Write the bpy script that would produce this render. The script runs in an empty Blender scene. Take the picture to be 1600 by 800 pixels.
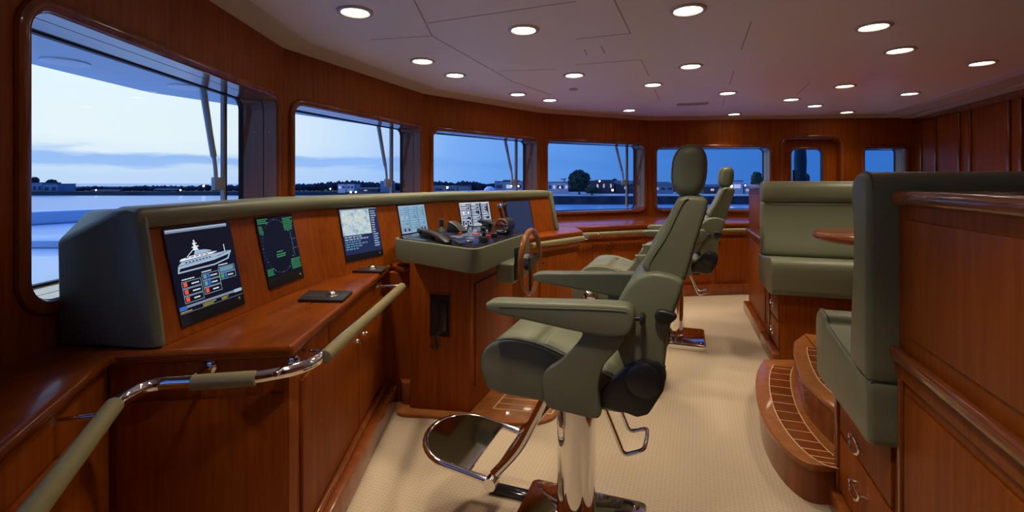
import bpy, bmesh, math, random
from mathutils import Vector as V, Matrix

random.seed(7)
C = bpy.context.scene.collection
EYE, FOC, CX, HZ = 1.4, 750.0, 800.0, 284.0     # survey of the photograph: eye height, focal length (px), centre, horizon

def G(px, py, h):                                # floor-plan point of a surveyed corner lying at height h
    z = FOC * (EYE - h) / (py - HZ)
    return ((px - CX) / FOC * z, z)

# ------------------------------------------------------------------ materials
M = {}
def mat(name, col=(.8, .8, .8), rough=.5, metal=0.0, coat=0.0, emit=None, es=0.0, spec=.5, sheen=0):
    m = bpy.data.materials.new(name); m.use_nodes = True
    p = m.node_tree.nodes['Principled BSDF']
    p.inputs['Base Color'].default_value = (*col, 1)
    p.inputs['Roughness'].default_value = rough
    p.inputs['Metallic'].default_value = metal
    p.inputs['Coat Weight'].default_value = coat
    p.inputs['Coat Roughness'].default_value = .06
    p.inputs['Specular IOR Level'].default_value = spec
    if emit:
        p.inputs['Emission Color'].default_value = (*emit, 1)
        p.inputs['Emission Strength'].default_value = es
    M[name] = m
    return m

def nodes(m): return m.node_tree.nodes, m.node_tree.links, m.node_tree.nodes['Principled BSDF']

def wood(name, c1, c2, stretch=(14, 14, .7), rough=.32, coat=.35, scale=3.0):
    m = mat(name, c1, rough, coat=coat, spec=.15)
    n, l, p = nodes(m)
    tc = n.new('ShaderNodeTexCoord'); mp = n.new('ShaderNodeMapping')
    mp.inputs['Scale'].default_value = stretch
    nz = n.new('ShaderNodeTexNoise'); nz.inputs['Scale'].default_value = scale
    nz.inputs['Detail'].default_value = 7; nz.inputs['Roughness'].default_value = .62
    cr = n.new('ShaderNodeValToRGB')
    cr.color_ramp.elements[0].position = .32; cr.color_ramp.elements[0].color = (*c1, 1)
    cr.color_ramp.elements[1].position = .70; cr.color_ramp.elements[1].color = (*c2, 1)
    l.new(tc.outputs['Object'], mp.inputs['Vector']); l.new(mp.outputs['Vector'], nz.inputs['Vector'])
    l.new(nz.outputs['Fac'], cr.inputs['Fac']); l.new(cr.outputs['Color'], p.inputs['Base Color'])
    return m

CH1, CH2 = (.215, .042, .002), (.335, .080, .005)
wood('cherry', CH1, CH2, rough=.45, coat=0)
wood('cherry_flat', (.15, .028, .001), (.24, .052, .003), (2.2, .9, 9), .25, .13, 5)
wood('cherry_edge', (.16, .036, .008), (.25, .065, .014), (1.5, 1.5, 14), .24, .5, 5)
wood('cherry_trim', (.20, .048, .010), (.30, .085, .02), (6, 6, 1), .25, .5)
wood('teak', (.26, .085, .02), (.40, .15, .04), (3, 3, 9), .3, .35, 5)
wood('jamb', (.20, .07, .035), (.25, .09, .045), (14, 14, .7), .22, .8)
wood('wheel_wood', (.22, .07, .018), (.34, .12, .03), (8, 8, 8), .25, .5)
mat('inlay_line', (.72, .50, .25), .4)
mat('dark_gap', (.012, .006, .004), .7)
mat('black_rubber', (.012, .012, .013), .55)
mat('black_plastic', (.018, .018, .02), .35)
mat('black_gloss', (.012, .013, .022), .12, coat=.4)
mat('red_plastic', (.40, .03, .02), .4, emit=(.5, .03, .02), es=.06)
mat('chrome', (.86, .85, .84), .06, 1.0)
mat('brushed', (.62, .6, .56), .22, 1.0)
mat('bronze_knob', (.40, .26, .14), .25, 1.0)
mat('white_paint', (.80, .82, .85), .35, coat=.3)
mat('white_soffit', (.74, .77, .82), .4)
mat('lens_off', (.85, .85, .85), .3)
mat('wiper_metal', (.50, .53, .58), .45, .2)
mat('ring', (.55, .48, .45), .35, .3)
mat('lamp_lens', (1, .95, .85), .5, emit=(1, .86, .66), es=14)
mat('shore_lamp', (1, .95, .8), .5, emit=(1, .85, .6), es=20)

def leather(name, col):
    m = mat(name, col, .42, spec=.45)
    n, l, p = nodes(m)
    tc = n.new('ShaderNodeTexCoord'); nz = n.new('ShaderNodeTexNoise')
    nz.inputs['Scale'].default_value = 260; nz.inputs['Detail'].default_value = 3
    bp = n.new('ShaderNodeBump'); bp.inputs['Strength'].default_value = .12; bp.inputs['Distance'].default_value = .002
    l.new(tc.outputs['Object'], nz.inputs['Vector']); l.new(nz.outputs['Fac'], bp.inputs['Height'])
    l.new(bp.outputs['Normal'], p.inputs['Normal'])
    return m
leather('green_leather', (.165, .178, .110))
leather('rail_leather', (.24, .21, .10))
leather('piping', (.115, .118, .078))

def carpet():
    m = mat('carpet', (.6, .47, .32), .95, spec=.1)
    n, l, p = nodes(m)
    tc = n.new('ShaderNodeTexCoord'); mp = n.new('ShaderNodeMapping')
    mp.inputs['Rotation'].default_value = (0, 0, math.radians(21)); mp.inputs['Scale'].default_value = (52, 52, 52)
    vo = n.new('ShaderNodeTexVoronoi'); vo.inputs['Randomness'].default_value = .15; vo.inputs['Scale'].default_value = 1
    cr = n.new('ShaderNodeValToRGB')
    cr.color_ramp.elements[0].position = .12; cr.color_ramp.elements[0].color = (.475, .375, .26, 1)
    cr.color_ramp.elements[1].position = .42; cr.color_ramp.elements[1].color = (.55, .445, .32, 1)
    bp = n.new('ShaderNodeBump'); bp.inputs['Strength'].default_value = .4; bp.inputs['Distance'].default_value = .004
    l.new(tc.outputs['Object'], mp.inputs['Vector']); l.new(mp.outputs['Vector'], vo.inputs['Vector'])
    l.new(vo.outputs['Distance'], cr.inputs['Fac']); l.new(cr.outputs['Color'], p.inputs['Base Color'])
    l.new(vo.outputs['Distance'], bp.inputs['Height']); l.new(bp.outputs['Normal'], p.inputs['Normal'])
carpet()
def ceil_mat():
    m = mat('ceiling_cloth', (.56, .46, .43), .48, spec=.5)
    n, l, p = nodes(m)
    tc = n.new('ShaderNodeTexCoord'); mp = n.new('ShaderNodeMapping'); mp.inputs['Scale'].default_value = (1.2, 30, 1)
    mp.inputs['Rotation'].default_value = (0, 0, math.radians(-21))
    nz = n.new('ShaderNodeTexNoise'); nz.inputs['Scale'].default_value = 5; nz.inputs['Detail'].default_value = 5
    cr = n.new('ShaderNodeValToRGB')
    cr.color_ramp.elements[0].position = .3; cr.color_ramp.elements[0].color = (.82, .735, .735, 1)
    cr.color_ramp.elements[1].position = .7; cr.color_ramp.elements[1].color = (.87, .79, .79, 1)
    l.new(tc.outputs['Object'], mp.inputs['Vector']); l.new(mp.outputs['Vector'], nz.inputs['Vector'])
    l.new(nz.outputs['Fac'], cr.inputs['Fac']); l.new(cr.outputs['Color'], p.inputs['Base Color'])
ceil_mat()
mat('ceiling_joint', (.42, .34, .33), .8)
mat('cornice', (.60, .48, .43), .6)

def glass():
    m = bpy.data.materials.new('glass'); m.use_nodes = True
    n, l = m.node_tree.nodes, m.node_tree.links
    n.clear()
    o = n.new('ShaderNodeOutputMaterial'); mx = n.new('ShaderNodeMixShader'); lw = n.new('ShaderNodeLayerWeight')
    lw.inputs['Blend'].default_value = .5
    pw = n.new('ShaderNodeMath'); pw.operation = 'POWER'; pw.inputs[1].default_value = 5; l.new(lw.outputs['Facing'], pw.inputs[0])
    fr = n.new('ShaderNodeMath'); fr.operation = 'MULTIPLY_ADD'; fr.inputs[1].default_value = .35; fr.inputs[2].default_value = .012; l.new(pw.outputs[0], fr.inputs[0])
    t = n.new('ShaderNodeBsdfTransparent'); t.inputs['Color'].default_value = (.96, .975, .98, 1)
    g = n.new('ShaderNodeBsdfGlossy'); g.inputs['Roughness'].default_value = .01
    l.new(fr.outputs[0], mx.inputs['Fac']); l.new(t.outputs[0], mx.inputs[1]); l.new(g.outputs[0], mx.inputs[2])
    l.new(mx.outputs[0], o.inputs['Surface']); M['glass'] = m
glass()

def screen(name, col, s=1.0):
    m = mat(name, (.004, .004, .006), .3, emit=col, es=s, spec=.15); return m
screen('scr_black', (.004, .005, .014)); screen('scr_navy', (.014, .024, .085)); screen('scr_white', (.75, .82, .9), 1.0)
screen('scr_pale', (.34, .46, .62)); screen('scr_teal', (.12, .28, .40)); screen('scr_red', (.75, .09, .05))
screen('scr_green', (.05, .32, .12), 1.0); screen('scr_blue', (.04, .12, .50)); screen('scr_grey', (.20, .24, .33))
screen('scr_yellow', (.5, .42, .05)); screen('scr_dim', (.022, .035, .085))
def chart():
    m = screen('scr_chart', (.5, .6, .65)); n, l, p = nodes(m)
    tc = n.new('ShaderNodeTexCoord'); nz = n.new('ShaderNodeTexNoise'); nz.inputs['Scale'].default_value = 26
    nz.inputs['Detail'].default_value = 6; nz.inputs['Roughness'].default_value = .7
    cr = n.new('ShaderNodeValToRGB'); e = cr.color_ramp.elements
    e[0].position = .36; e[0].color = (.22, .36, .46, 1); e[1].position = .62; e[1].color = (.62, .70, .68, 1)
    x = e.new(.49); x.color = (.46, .60, .70, 1); y = e.new(.56); y.color = (.60, .62, .50, 1)
    l.new(tc.outputs['Object'], nz.inputs['Vector']); l.new(nz.outputs['Fac'], cr.inputs['Fac'])
    l.new(cr.outputs['Color'], p.inputs['Emission Color'])
chart()

def noisy(name, c1, c2, scale, rough=.9):
    m = mat(name, c1, rough, spec=.2); n, l, p = nodes(m)
    tc = n.new('ShaderNodeTexCoord'); nz = n.new('ShaderNodeTexNoise'); nz.inputs['Scale'].default_value = scale; nz.inputs['Detail'].default_value = 5
    cr = n.new('ShaderNodeValToRGB'); cr.color_ramp.elements[0].position = .35; cr.color_ramp.elements[1].position = .65
    cr.color_ramp.elements[0].color = (*c1, 1); cr.color_ramp.elements[1].color = (*c2, 1)
    l.new(tc.outputs['Object'], nz.inputs['Vector']); l.new(nz.outputs['Fac'], cr.inputs['Fac']); l.new(cr.outputs['Color'], p.inputs['Base Color'])
noisy('tree_leaf', (.022, .035, .022), (.05, .07, .045), .6)
noisy('treeline', (.03, .035, .05), (.06, .065, .08), .12)
noisy('land', (.05, .06, .06), (.09, .10, .10), .05)
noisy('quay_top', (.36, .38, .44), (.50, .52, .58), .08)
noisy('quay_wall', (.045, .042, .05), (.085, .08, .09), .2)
noisy('shed_wall', (.30, .33, .38), (.38, .42, .47), .08)
noisy('brick_dark', (.10, .07, .07), (.15, .10, .10), .1)
noisy('shed_pale', (.55, .56, .6), (.66, .67, .7), .08)
noisy('roof_dark', (.09, .09, .11), (.14, .14, .16), .1)
mat('lit_window', (.8, .8, .8), .5, emit=(.9, .85, .7), es=.35)
noisy('tarp', (.03, .10, .15), (.05, .15, .21), 3)
def water():
    m = mat('water', (.26, .42, .62), .32, spec=.8); n, l, p = nodes(m)
    tc = n.new('ShaderNodeTexCoord'); mp = n.new('ShaderNodeMapping'); mp.inputs['Scale'].default_value = (.08, .08, .08)
    nz = n.new('ShaderNodeTexNoise'); nz.inputs['Scale'].default_value = 1.0; nz.inputs['Detail'].default_value = 4
    bp = n.new('ShaderNodeBump'); bp.inputs['Strength'].default_value = .2; bp.inputs['Distance'].default_value = .3
    l.new(tc.outputs['Object'], mp.inputs['Vector']); l.new(mp.outputs['Vector'], nz.inputs['Vector'])
    l.new(nz.outputs['Fac'], bp.inputs['Height']); l.new(bp.outputs['Normal'], p.inputs['Normal'])
water()

# ------------------------------------------------------------------ mesh builder
OFF = {}
class B:
    def __init__(s): s.bm = bmesh.new()
    def face(s, pts):
        return s.bm.faces.new([s.bm.verts.new(p) for p in pts])
    def prism(s, poly, z0, z1):
        a = [s.bm.verts.new((p[0], p[1], z0)) for p in poly]; b = [s.bm.verts.new((p[0], p[1], z1)) for p in poly]
        n = len(poly)
        s.bm.faces.new(a[::-1]); s.bm.faces.new(b)
        for i in range(n): s.bm.faces.new((a[i], a[(i + 1) % n], b[(i + 1) % n], b[i]))
        return s
    def profile(s, prof, y0, y1):               # (x, z) outline pushed along y
        a = [s.bm.verts.new((p[0], y0, p[1])) for p in prof]; b = [s.bm.verts.new((p[0], y1, p[1])) for p in prof]
        n = len(prof)
        s.bm.faces.new(a); s.bm.faces.new(b[::-1])
        for i in range(n): s.bm.faces.new((a[i], b[i], b[(i + 1) % n], a[(i + 1) % n]))
        return s
    def box(s, x0, x1, y0, y1, z0, z1): return s.prism([(x0, y0), (x1, y0), (x1, y1), (x0, y1)], z0, z1)
    def obox(s, p, q, w, z0, z1, side=0):       # box along plan line p-q, thickness w to the left (side=+1), right (-1) or both (0)
        p, q = V(p[:2]), V(q[:2]); d = (q - p).normalized(); n = V((-d.y, d.x))
        a, b = {0: (-.5, .5), 1: (0, 1), -1: (-1, 0)}[side]
        return s.prism([p + n * w * a, q + n * w * a, q + n * w * b, p + n * w * b], z0, z1)
    def hull(s, pts):
        vs = [s.bm.verts.new(p) for p in pts]
        r = bmesh.ops.convex_hull(s.bm, input=vs)
        bad = [g for g in r['geom_interior'] if isinstance(g, bmesh.types.BMVert)] + [g for g in r['geom_unused'] if isinstance(g, bmesh.types.BMVert)]
        if bad: bmesh.ops.delete(s.bm, geom=list(set(bad)), context='VERTS')
        bmesh.ops.dissolve_limit(s.bm, angle_limit=.02, verts=s.bm.verts[:], edges=s.bm.edges[:])
        return s
    def tube(s, path, r, seg=12, closed=False, r2=None, up=None):
        P = [V(p) for p in path]; n = len(P); rings = []
        T = []
        for i in range(n):
            if closed: t = P[(i + 1) % n] - P[i - 1]
            else: t = P[min(i + 1, n - 1)] - P[max(i - 1, 0)]
            T.append(t.normalized())
        if up is None:
            u = V((0, 0, 1)) if abs(T[0].z) < .9 else V((1, 0, 0))
        else: u = V(up)
        for i in range(n):
            if up is not None: u = V(up)
            x = T[i].cross(u).normalized(); u = x.cross(T[i]).normalized()
            rr = r[i] if isinstance(r, (list, tuple)) else r
            ry = rr if r2 is None else r2
            rings.append([s.bm.verts.new(P[i] + x * math.cos(2 * math.pi * k / seg) * rr + u * math.sin(2 * math.pi * k / seg) * ry) for k in range(seg)])
        for i in range(n if closed else n - 1):
            a, b = rings[i], rings[(i + 1) % n]
            for k in range(seg): s.bm.faces.new((a[k], a[(k + 1) % seg], b[(k + 1) % seg], b[k]))
        if not closed: s.bm.faces.new(rings[0][::-1]); s.bm.faces.new(rings[-1])
        return s
    def lathe(s, prof, c=(0, 0, 0), axis=(0, 0, 1), seg=24):
        ax = V(axis).normalized(); q = V((0, 0, 1)).rotation_difference(ax); c = V(c); rings = []
        for r, z in prof:
            if r < 1e-6: rings.append([s.bm.verts.new(c + q @ V((0, 0, z)))])
            else: rings.append([s.bm.verts.new(c + q @ V((r * math.cos(2 * math.pi * k / seg), r * math.sin(2 * math.pi * k / seg), z))) for k in range(seg)])
        for a, b in zip(rings, rings[1:]):
            for k in range(seg):
                f = [a[k % len(a)], a[(k + 1) % len(a)], b[(k + 1) % len(b)], b[k % len(b)]]
                f = list(dict.fromkeys(f))
                if len(f) > 2: s.bm.faces.new(f)
        for e, fl in ((rings[0], True), (rings[-1], False)):
            if len(e) > 2: s.bm.faces.new(e[::-1] if fl else e)
        return s
    def bevel(s, off, seg=3, ang=25):
        bmesh.ops.recalc_face_normals(s.bm, faces=s.bm.faces[:])
        es = [e for e in s.bm.edges if len(e.link_faces) == 2 and e.calc_face_angle(0) > math.radians(ang)]
        bmesh.ops.bevel(s.bm, geom=es, offset=off, segments=seg, profile=.5, affect='EDGES', clamp_overlap=True)
        return s
    def build(s, name, m, parent=None, world=True, sharp=38, wn=True):
        bm = s.bm
        bmesh.ops.recalc_face_normals(bm, faces=bm.faces[:])
        if parent is not None and world and parent in OFF:
            bmesh.ops.translate(bm, verts=bm.verts[:], vec=-OFF[parent])
        me = bpy.data.meshes.new(name); bm.to_mesh(me); bm.free()
        for p in me.polygons: p.use_smooth = True
        me.set_sharp_from_angle(angle=math.radians(sharp))
        me.materials.append(M[m])
        o = bpy.data.objects.new(name, me); C.objects.link(o)
        if parent is not None:
            o.parent = parent
            if parent in OFF: OFF[o] = OFF[parent]
        return o

def tag(o, label, cat, group=None, kind=None):
    o['label'] = label; o['category'] = cat
    if group: o['group'] = group
    if kind: o['kind'] = kind
    return o
def thing(name, label, cat, loc=(0, 0, 0), group=None, kind=None, world=True):
    o = bpy.data.objects.new(name, None); o.empty_display_size = .1; C.objects.link(o); o.location = loc
    if world: OFF[o] = V(loc)
    return tag(o, label, cat, group, kind)
def copy_tree(root, loc, rz, label):
    r = root.copy(); C.objects.link(r); r.location = loc; r.rotation_euler = (0, 0, rz); r['label'] = label
    for ch in list(root.children):
        c = ch.copy(); C.objects.link(c); c.parent = r
        for g in list(ch.children):
            d = g.copy(); C.objects.link(d); d.parent = c
    return r
def fillet(pts, r, n=6):
    P = [V(p) for p in pts]; out = [P[0]]
    for i in range(1, len(P) - 1):
        a, b, c = P[i - 1], P[i], P[i + 1]
        d1, d2 = (a - b), (c - b); rr = min(r, d1.length * .48, d2.length * .48)
        s, e = b + d1.normalized() * rr, b + d2.normalized() * rr
        for k in range(n + 1):
            t = k / n; out.append((1 - t) ** 2 * s + 2 * t * (1 - t) * b + t * t * e)
    return out + [P[-1]]
def spline(pts, n=4, closed=True):
    P = [V(p) for p in pts]; m = len(P); out = []
    for i in range(m if closed else m - 1):
        if closed: p0, p1, p2, p3 = P[i - 1], P[i], P[(i + 1) % m], P[(i + 2) % m]
        else: p0, p1, p2, p3 = P[max(i - 1, 0)], P[i], P[i + 1], P[min(i + 2, m - 1)]
        for k in range(n):
            t = k / n
            out.append(.5 * (2 * p1 + (p2 - p0) * t + (2 * p0 - 5 * p1 + 4 * p2 - p3) * t * t + (3 * p1 - p0 - 3 * p2 + p3) * t ** 3))
    if not closed: out.append(P[-1])
    return out
def rrect(x0, x1, z0, z1, r, n=6):
    out = []
    for cx, cz, a in ((x1 - r, z1 - r, 0), (x0 + r, z1 - r, 90), (x0 + r, z0 + r, 180), (x1 - r, z0 + r, 270)):
        for k in range(n + 1):
            t = math.radians(a + 90 * k / n); out.append((cx + r * math.cos(t), cz + r * math.sin(t)))
    return out

A2 = V((.342, .940)).normalized()      # athwartships, away from the camera
B2 = V((A2.y, -A2.x))                  # aft
ROT = math.atan2(-B2.y, -B2.x)         # chairs face forward

# ------------------------------------------------------------------ room shell
C00 = V((-.41, -.92)); C01 = V((-1.486, 1.386)); C12 = V((-1.564, 3.282)); C23 = V((-.917, 5.0)); C34 = V((.392, 6.387))
C45 = V((2.061, 7.19)); C56 = V((5.72, 6.833)); AW = V((.325, .946)); C67 = C56 - AW * 8.2
ZW, ZC = 2.32, 2.35
TH = .245
poly = [C00, C01, C12, C23, C34, C45, C56, C67]
def outward(p, q): d = (q - p).normalized(); return V((-d.y, d.x))
def miter(i, off):
    n = len(poly); a, b, c = poly[i - 1], poly[i], poly[(i + 1) % n]
    n1, n2 = outward(a, b), outward(b, c); m = (n1 + n2).normalized()
    return b + m * off / max(.3, m.dot(n1))
OUT = [miter(i, TH) for i in range(len(poly))]

floor = B(); floor.prism([miter(i, .02) for i in range(8)], -.06, 0); f = floor.build('floor', 'carpet')
tag(f, 'beige patterned carpet covering the wheelhouse floor', 'floor', kind='structure')
cei = B(); cei.prism([miter(i, -.02 if i else 0) for i in range(8)], ZC, ZC + .1)
c = cei.build('ceiling', 'ceiling_cloth'); tag(c, 'mauve panelled ceiling with round downlights', 'ceiling', kind='structure')

WINS = {}
def wall(i, name, label, holes):
    p, q = poly[i], poly[(i + 1) % 8]; po, qo = OUT[i], OUT[(i + 1) % 8]
    d = (q - p).normalized(); n = outward(p, q); L = (q - p).length
    loops_in = [[(0, 0), (L, 0), (L, ZW + .12), (0, ZW + .12)]]
    b = B(); bm = b.bm
    so, eo = (po - p).dot(d), (qo - p).dot(d)
    def w(s, z, dep): return (*(p + d * s + n * dep), z)
    for dep, s0, s1 in ((0, 0, L), (TH, so, eo)):
        es = []
        for k, loop in enumerate([[(s0, -.05), (s1, -.05), (s1, ZW + .12), (s0, ZW + .12)]] + [rrect(*h) for h in holes]):
            vs = [bm.verts.new(w(x, z, dep)) for x, z in loop]
            es += [bm.edges.new((vs[j], vs[(j + 1) % len(vs)])) for j in range(len(vs))]
        bmesh.ops.triangle_fill(bm, use_beauty=True, use_dissolve=False, edges=es)
    for h in holes:
        lp = rrect(*h); m = len(lp)
        for j in range(m):
            a, c2 = lp[j], lp[(j + 1) % m]
            b.face([w(*a, 0), w(*c2, 0), w(*c2, TH), w(*a, TH)])
    bmesh.ops.remove_doubles(bm, verts=bm.verts[:], dist=1e-5)
    o = b.build(name, 'cherry'); tag(o, label, 'wall', kind='structure')
    return p, d, n
SILL, TOP, TOPF = .985, 1.948, 1.907
def frac(i, a, b_): L = (poly[(i + 1) % 8] - poly[i]).length; return a * L, b_ * L
L0_ = (C01 - C00).length
H0 = [(L0_ - 1.68, L0_ - .11, SILL, TOPF, .08)]
H1 = [(*frac(1, .047, .945), SILL + .03, TOP, .08)]
H2 = [(*frac(2, .0505, .963), SILL, TOP, .08)]
H3 = [(*frac(3, .061, .952), SILL, TOP, .08)]
H4 = [(*frac(4, .05, .947), SILL, TOP, .08)]
s5 = frac(5, .028, .468); sd = frac(5, .521, .734); s6 = frac(5, .821, .972)
H5 = [(*s5, SILL, TOPF, .08), (*s6, SILL, TOPF - .03, .05), (*sd, .02, 2.03, .10)]
W = {}
W[0] = wall(0, 'wall_near_left', 'dark cherry wall panel left of the first window', H0)
W[1] = wall(1, 'wall_left', 'cherry wall around the largest window at left', H1)
W[2] = wall(2, 'wall_front_left', 'cherry wall around the second window', H2)
W[3] = wall(3, 'wall_front', 'cherry wall around the third window', H3)
W[4] = wall(4, 'wall_front_right', 'cherry wall around the fourth window', H4)
W[5] = wall(5, 'wall_far', 'far cherry side wall with a door between two windows', H5)
W[6] = wall(6, 'wall_right', 'dark cherry panelled aft wall at right', [])
W[7] = wall(7, 'wall_back', 'cherry wall behind the viewpoint', [])

def ringtube(b, w, h, dep, r, r2, seg=10, grow=0):
    lp = rrect(h[0] - grow, h[1] + grow, h[2] - grow, h[3] + grow, h[4] + grow, 8)
    P, d, n = w
    pts = [(*(P + d * x + n * dep), z) for x, z in lp]
    b.tube(pts, r, seg, closed=True, r2=r2, up=(*n, 0))
def ringband(b, w, h, d0, d1, inset):
    P, d, n = w
    o_ = rrect(*h, 8); i_ = rrect(h[0] + inset, h[1] - inset, h[2] + inset, h[3] - inset, max(.01, h[4] - inset), 8); m = len(o_)
    def pt(q, dep): return (*(P + d * q[0] + n * dep), q[1])
    for j in range(m):
        k = (j + 1) % m
        b.face([pt(o_[j], d0), pt(o_[k], d0), pt(i_[k], d0), pt(i_[j], d0)])
        b.face([pt(o_[j], d1), pt(o_[k], d1), pt(i_[k], d1), pt(i_[j], d1)])
        b.face([pt(i_[j], d0), pt(i_[k], d0), pt(i_[k], d1), pt(i_[j], d1)])
        b.face([pt(o_[j], d0), pt(o_[k], d0), pt(o_[k], d1), pt(o_[j], d1)])
    bmesh.ops.remove_doubles(b.bm, verts=b.bm.verts[:], dist=1e-5)

def window(k, i, h, label, pane=True, jamb=True):
    P, d, n = W[i]; c = P + d * (h[0] + h[1]) / 2
    t = thing('window_%d' % k, label, 'window', (*c, h[2]), kind='structure')
    b = B(); ringtube(b, W[i], h, -.004, .024, .016, 10, .020); b.build('window_trim', 'cherry_trim', t)
    if jamb:
        b = B(); ringband(b, W[i], h, -.002, .078, .006); b.build('jamb_liner', 'jamb', t)
        b = B(); ringband(b, W[i], h, .084, .215, .006); b.build('jamb_liner', 'jamb', t)
        b = B(); ringband(b, W[i], h, .078, .084, .003); b.build('jamb_seam', 'dark_gap', t)
    b = B(); ringband(b, W[i], h, .215, .24, .012); b.build('gasket', 'black_rubber', t)
    if pane:
        b = B(); lp = rrect(h[0] + .01, h[1] - .01, h[2] + .01, h[3] - .01, h[4] - .01, 8)
        b.face([(*(P + d * x + n * .228), z) for x, z in lp]); b.build('glass_pane', 'glass', t)
    # two small screw heads on the far jamb
    if jamb:
        for dep in (.04, .14):
            b = B(); q = P + d * (h[1] - .007) + n * dep
            b.lathe([(0, 0), (.004, 0), (.004, .002), (0, .003)], (*q, h[3] - .22), (*(-d), 0), 10); b.build('jamb_screw', 'brushed', t)
    return t
window(1, 1, H1[0], 'largest window at left above the sloping console')
window(2, 2, H2[0], 'second window from the left with a lower dusk sky')
window(3, 3, H3[0], 'third window from the left above the helm pod')
window(4, 4, H4[0], 'fourth window showing a round tree across the water')
window(5, 5, H5[0], 'far side window behind the helm chair headrests')
window(7, 0, H0[0], 'side window over the near left worktop beside the viewpoint')
window(6, 5, H5[1], 'small window right of the far door')

# pantograph wipers outside the four front windows
ords = ['first', 'second', 'third', 'fourth']
for k, (i, h) in enumerate(((1, H1[0]), (2, H2[0]), (3, H3[0]), (4, H4[0]))):
    P, d, n = W[i]; L = h[1]
    q = P + d * (L - .12) + n * .29
    t = thing('windscreen_wiper', 'folded window wiper hanging outside the %s front window' % ords[k], 'wiper', (*q, h[3]), 'wipers outside the front windows')
    b = B(); x0 = P + d * (L - .10) + n * .29
    b.obox(x0 - d * .012, x0 + d * .012, .02, h[2] + .02, h[3] + .02); b.build('blade', 'wiper_metal', t)
    b = B(); x0b = x0 + d * .018; b.obox(x0b - d * .005, x0b + d * .005, .025, h[2] + .02, h[3] + .02); b.build('blade_rubber', 'black_rubber', t)
    b = B(); p0 = P + d * (L - .30) + n * .30; p1 = P + d * (L - .19) + n * .31; p2 = P + d * (L - .145) + n * .31
    b.tube(fillet([(*p0, h[3] + .02), (*p1, h[3] - .32), (*p2, h[3] - .46), (*p2, h[3] - .60)], .1), [.02] * 1 + [.018] * 7 + [.012] * 7 + [.011], 8); b.build('arm', 'wiper_metal', t)
    b = B(); b.obox(p2 - d * .03, x0 + d * .01, .03, h[3] - .60, h[3] - .52).bevel(.004, 2); b.build('bracket', 'wiper_metal', t)

# door in the far wall
P, d, n = W[5]
h = H5[2]; cd = P + d * (h[0] + h[1]) / 2
t = thing('door_1', 'far cherry side door with a rounded window', 'door', (*(cd + n * .1), .02), kind='structure')
b = B(); ringtube(b, W[5], h, -.004, .03, .02, 10, .026); b.build('door_trim', 'cherry_trim', t)
wl, wr = frac(5, .562, .682); hole = (wl, wr, 1.12, 1.88, .07)
b = B(); es = []
for dep in (.11, .15):
    es = []
    for loop in ([(h[0] + .004, .03), (h[1] - .004, .03), (h[1] - .004, 2.025), (h[0] + .004, 2.025)], rrect(*hole)):
        vs = [b.bm.verts.new((*(P + d * x + n * dep), z)) for x, z in loop]
        es += [b.bm.edges.new((vs[j], vs[(j + 1) % len(vs)])) for j in range(len(vs))]
    bmesh.ops.triangle_fill(b.bm, use_beauty=True, edges=es)
b.build('door_leaf', 'cherry', t)
b = B(); ringtube(b, W[5], hole, .108, .018, .012, 10, .014); b.build('porthole_trim', 'cherry_trim', t)
b = B(); ringband(b, W[5], hole, .11, .17, .006); b.build('gasket', 'black_rubber', t)
b = B(); b.face([(*(P + d * x + n * .14), z) for x, z in rrect(hole[0] + .004, hole[1] - .004, hole[2] + .004, hole[3] - .004, .066)]); b.build('glass_pane', 'glass', t)
b = B(); q = P + d * (h[0] + .08) + n * .09
b.tube(fillet([(*(q + n * .02), 1.0), (*(q - n * .03), 1.0), (*(q - n * .03 + d * .1), 1.0)], .02), .009, 10); b.build('handle', 'chrome', t)

# cornice between wall and ceiling (front strip narrow, aft strip wide)
b = B(); inn = [miter(i, -.16) for i in range(8)]
P67 = C56 - AW * .25
for i in range(0, 6):
    a, c_ = poly[i], poly[i + 1]; e, g = inn[i], inn[i + 1]
    b.face([(*a, ZW - .005), (*c_, ZW - .005), (*(g), ZC - .002), (*(e), ZC - .002)])
bmesh.ops.remove_doubles(b.bm, verts=b.bm.verts[:], dist=1e-4)
o = b.build('trim_1', 'cornice'); tag(o, 'sloping tan cornice strip above the front windows', 'cornice', kind='structure')
b = B(); nn = outward(C56, C67)
for o0, o1, z in ((.0, .16, ZW - .02), (.175, .42, ZW - .008)):
    a0 = C56 - AW * .02
    b.obox(a0 - nn * o0, C67 - nn * o0, o1 - o0, z, ZC + .01, side=-1)
o = b.build('trim_2', 'cornice'); tag(o, 'stepped cornice with a long slot along the aft wall', 'cornice', kind='structure')

# ceiling joints
b = B()
def cl(px, py): return V(G(px, py, ZC))
def joint(p, q): b.obox(cl(*p), cl(*q), .007, ZC - .0015, ZC + .005)
for p, q in (((640, -14), (675, 56)), ((675, 56), (800, 127)), ((675, 56), (580, 62)), ((668, 36), (900, 2)), ((960, 0), (985, 52)), ((985, 52), (900, 61)),
             ((1002, 93), (1014, 119)), ((1002, 93), (900, 101)), ((1023, 140), (1031, 158)), ((1174, 33), (1158, 78)), ((1147, 111), (1140, 132)),
             ((1133, 150), (1129, 165)), ((800, 127), (860, 148)), ((777, 111), (870, 108)), ((1265, 130), (1245, 148)), ((345, 0), (480, 66))):
    joint(p, q)
for p, q in (((913, 77), (917, 86)), ((939, 72), (945, 83))): joint(p, q)
o = b.build('trim_3', 'ceiling_joint'); tag(o, 'thin joint lines between the ceiling panels', 'joints', kind='structure')
p, q = cl(1057, 163), cl(1107, 161)
t = thing('ceiling_vent', 'long grey slotted air vent in the far ceiling', 'vent', (*((p + q) / 2), ZC))
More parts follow.
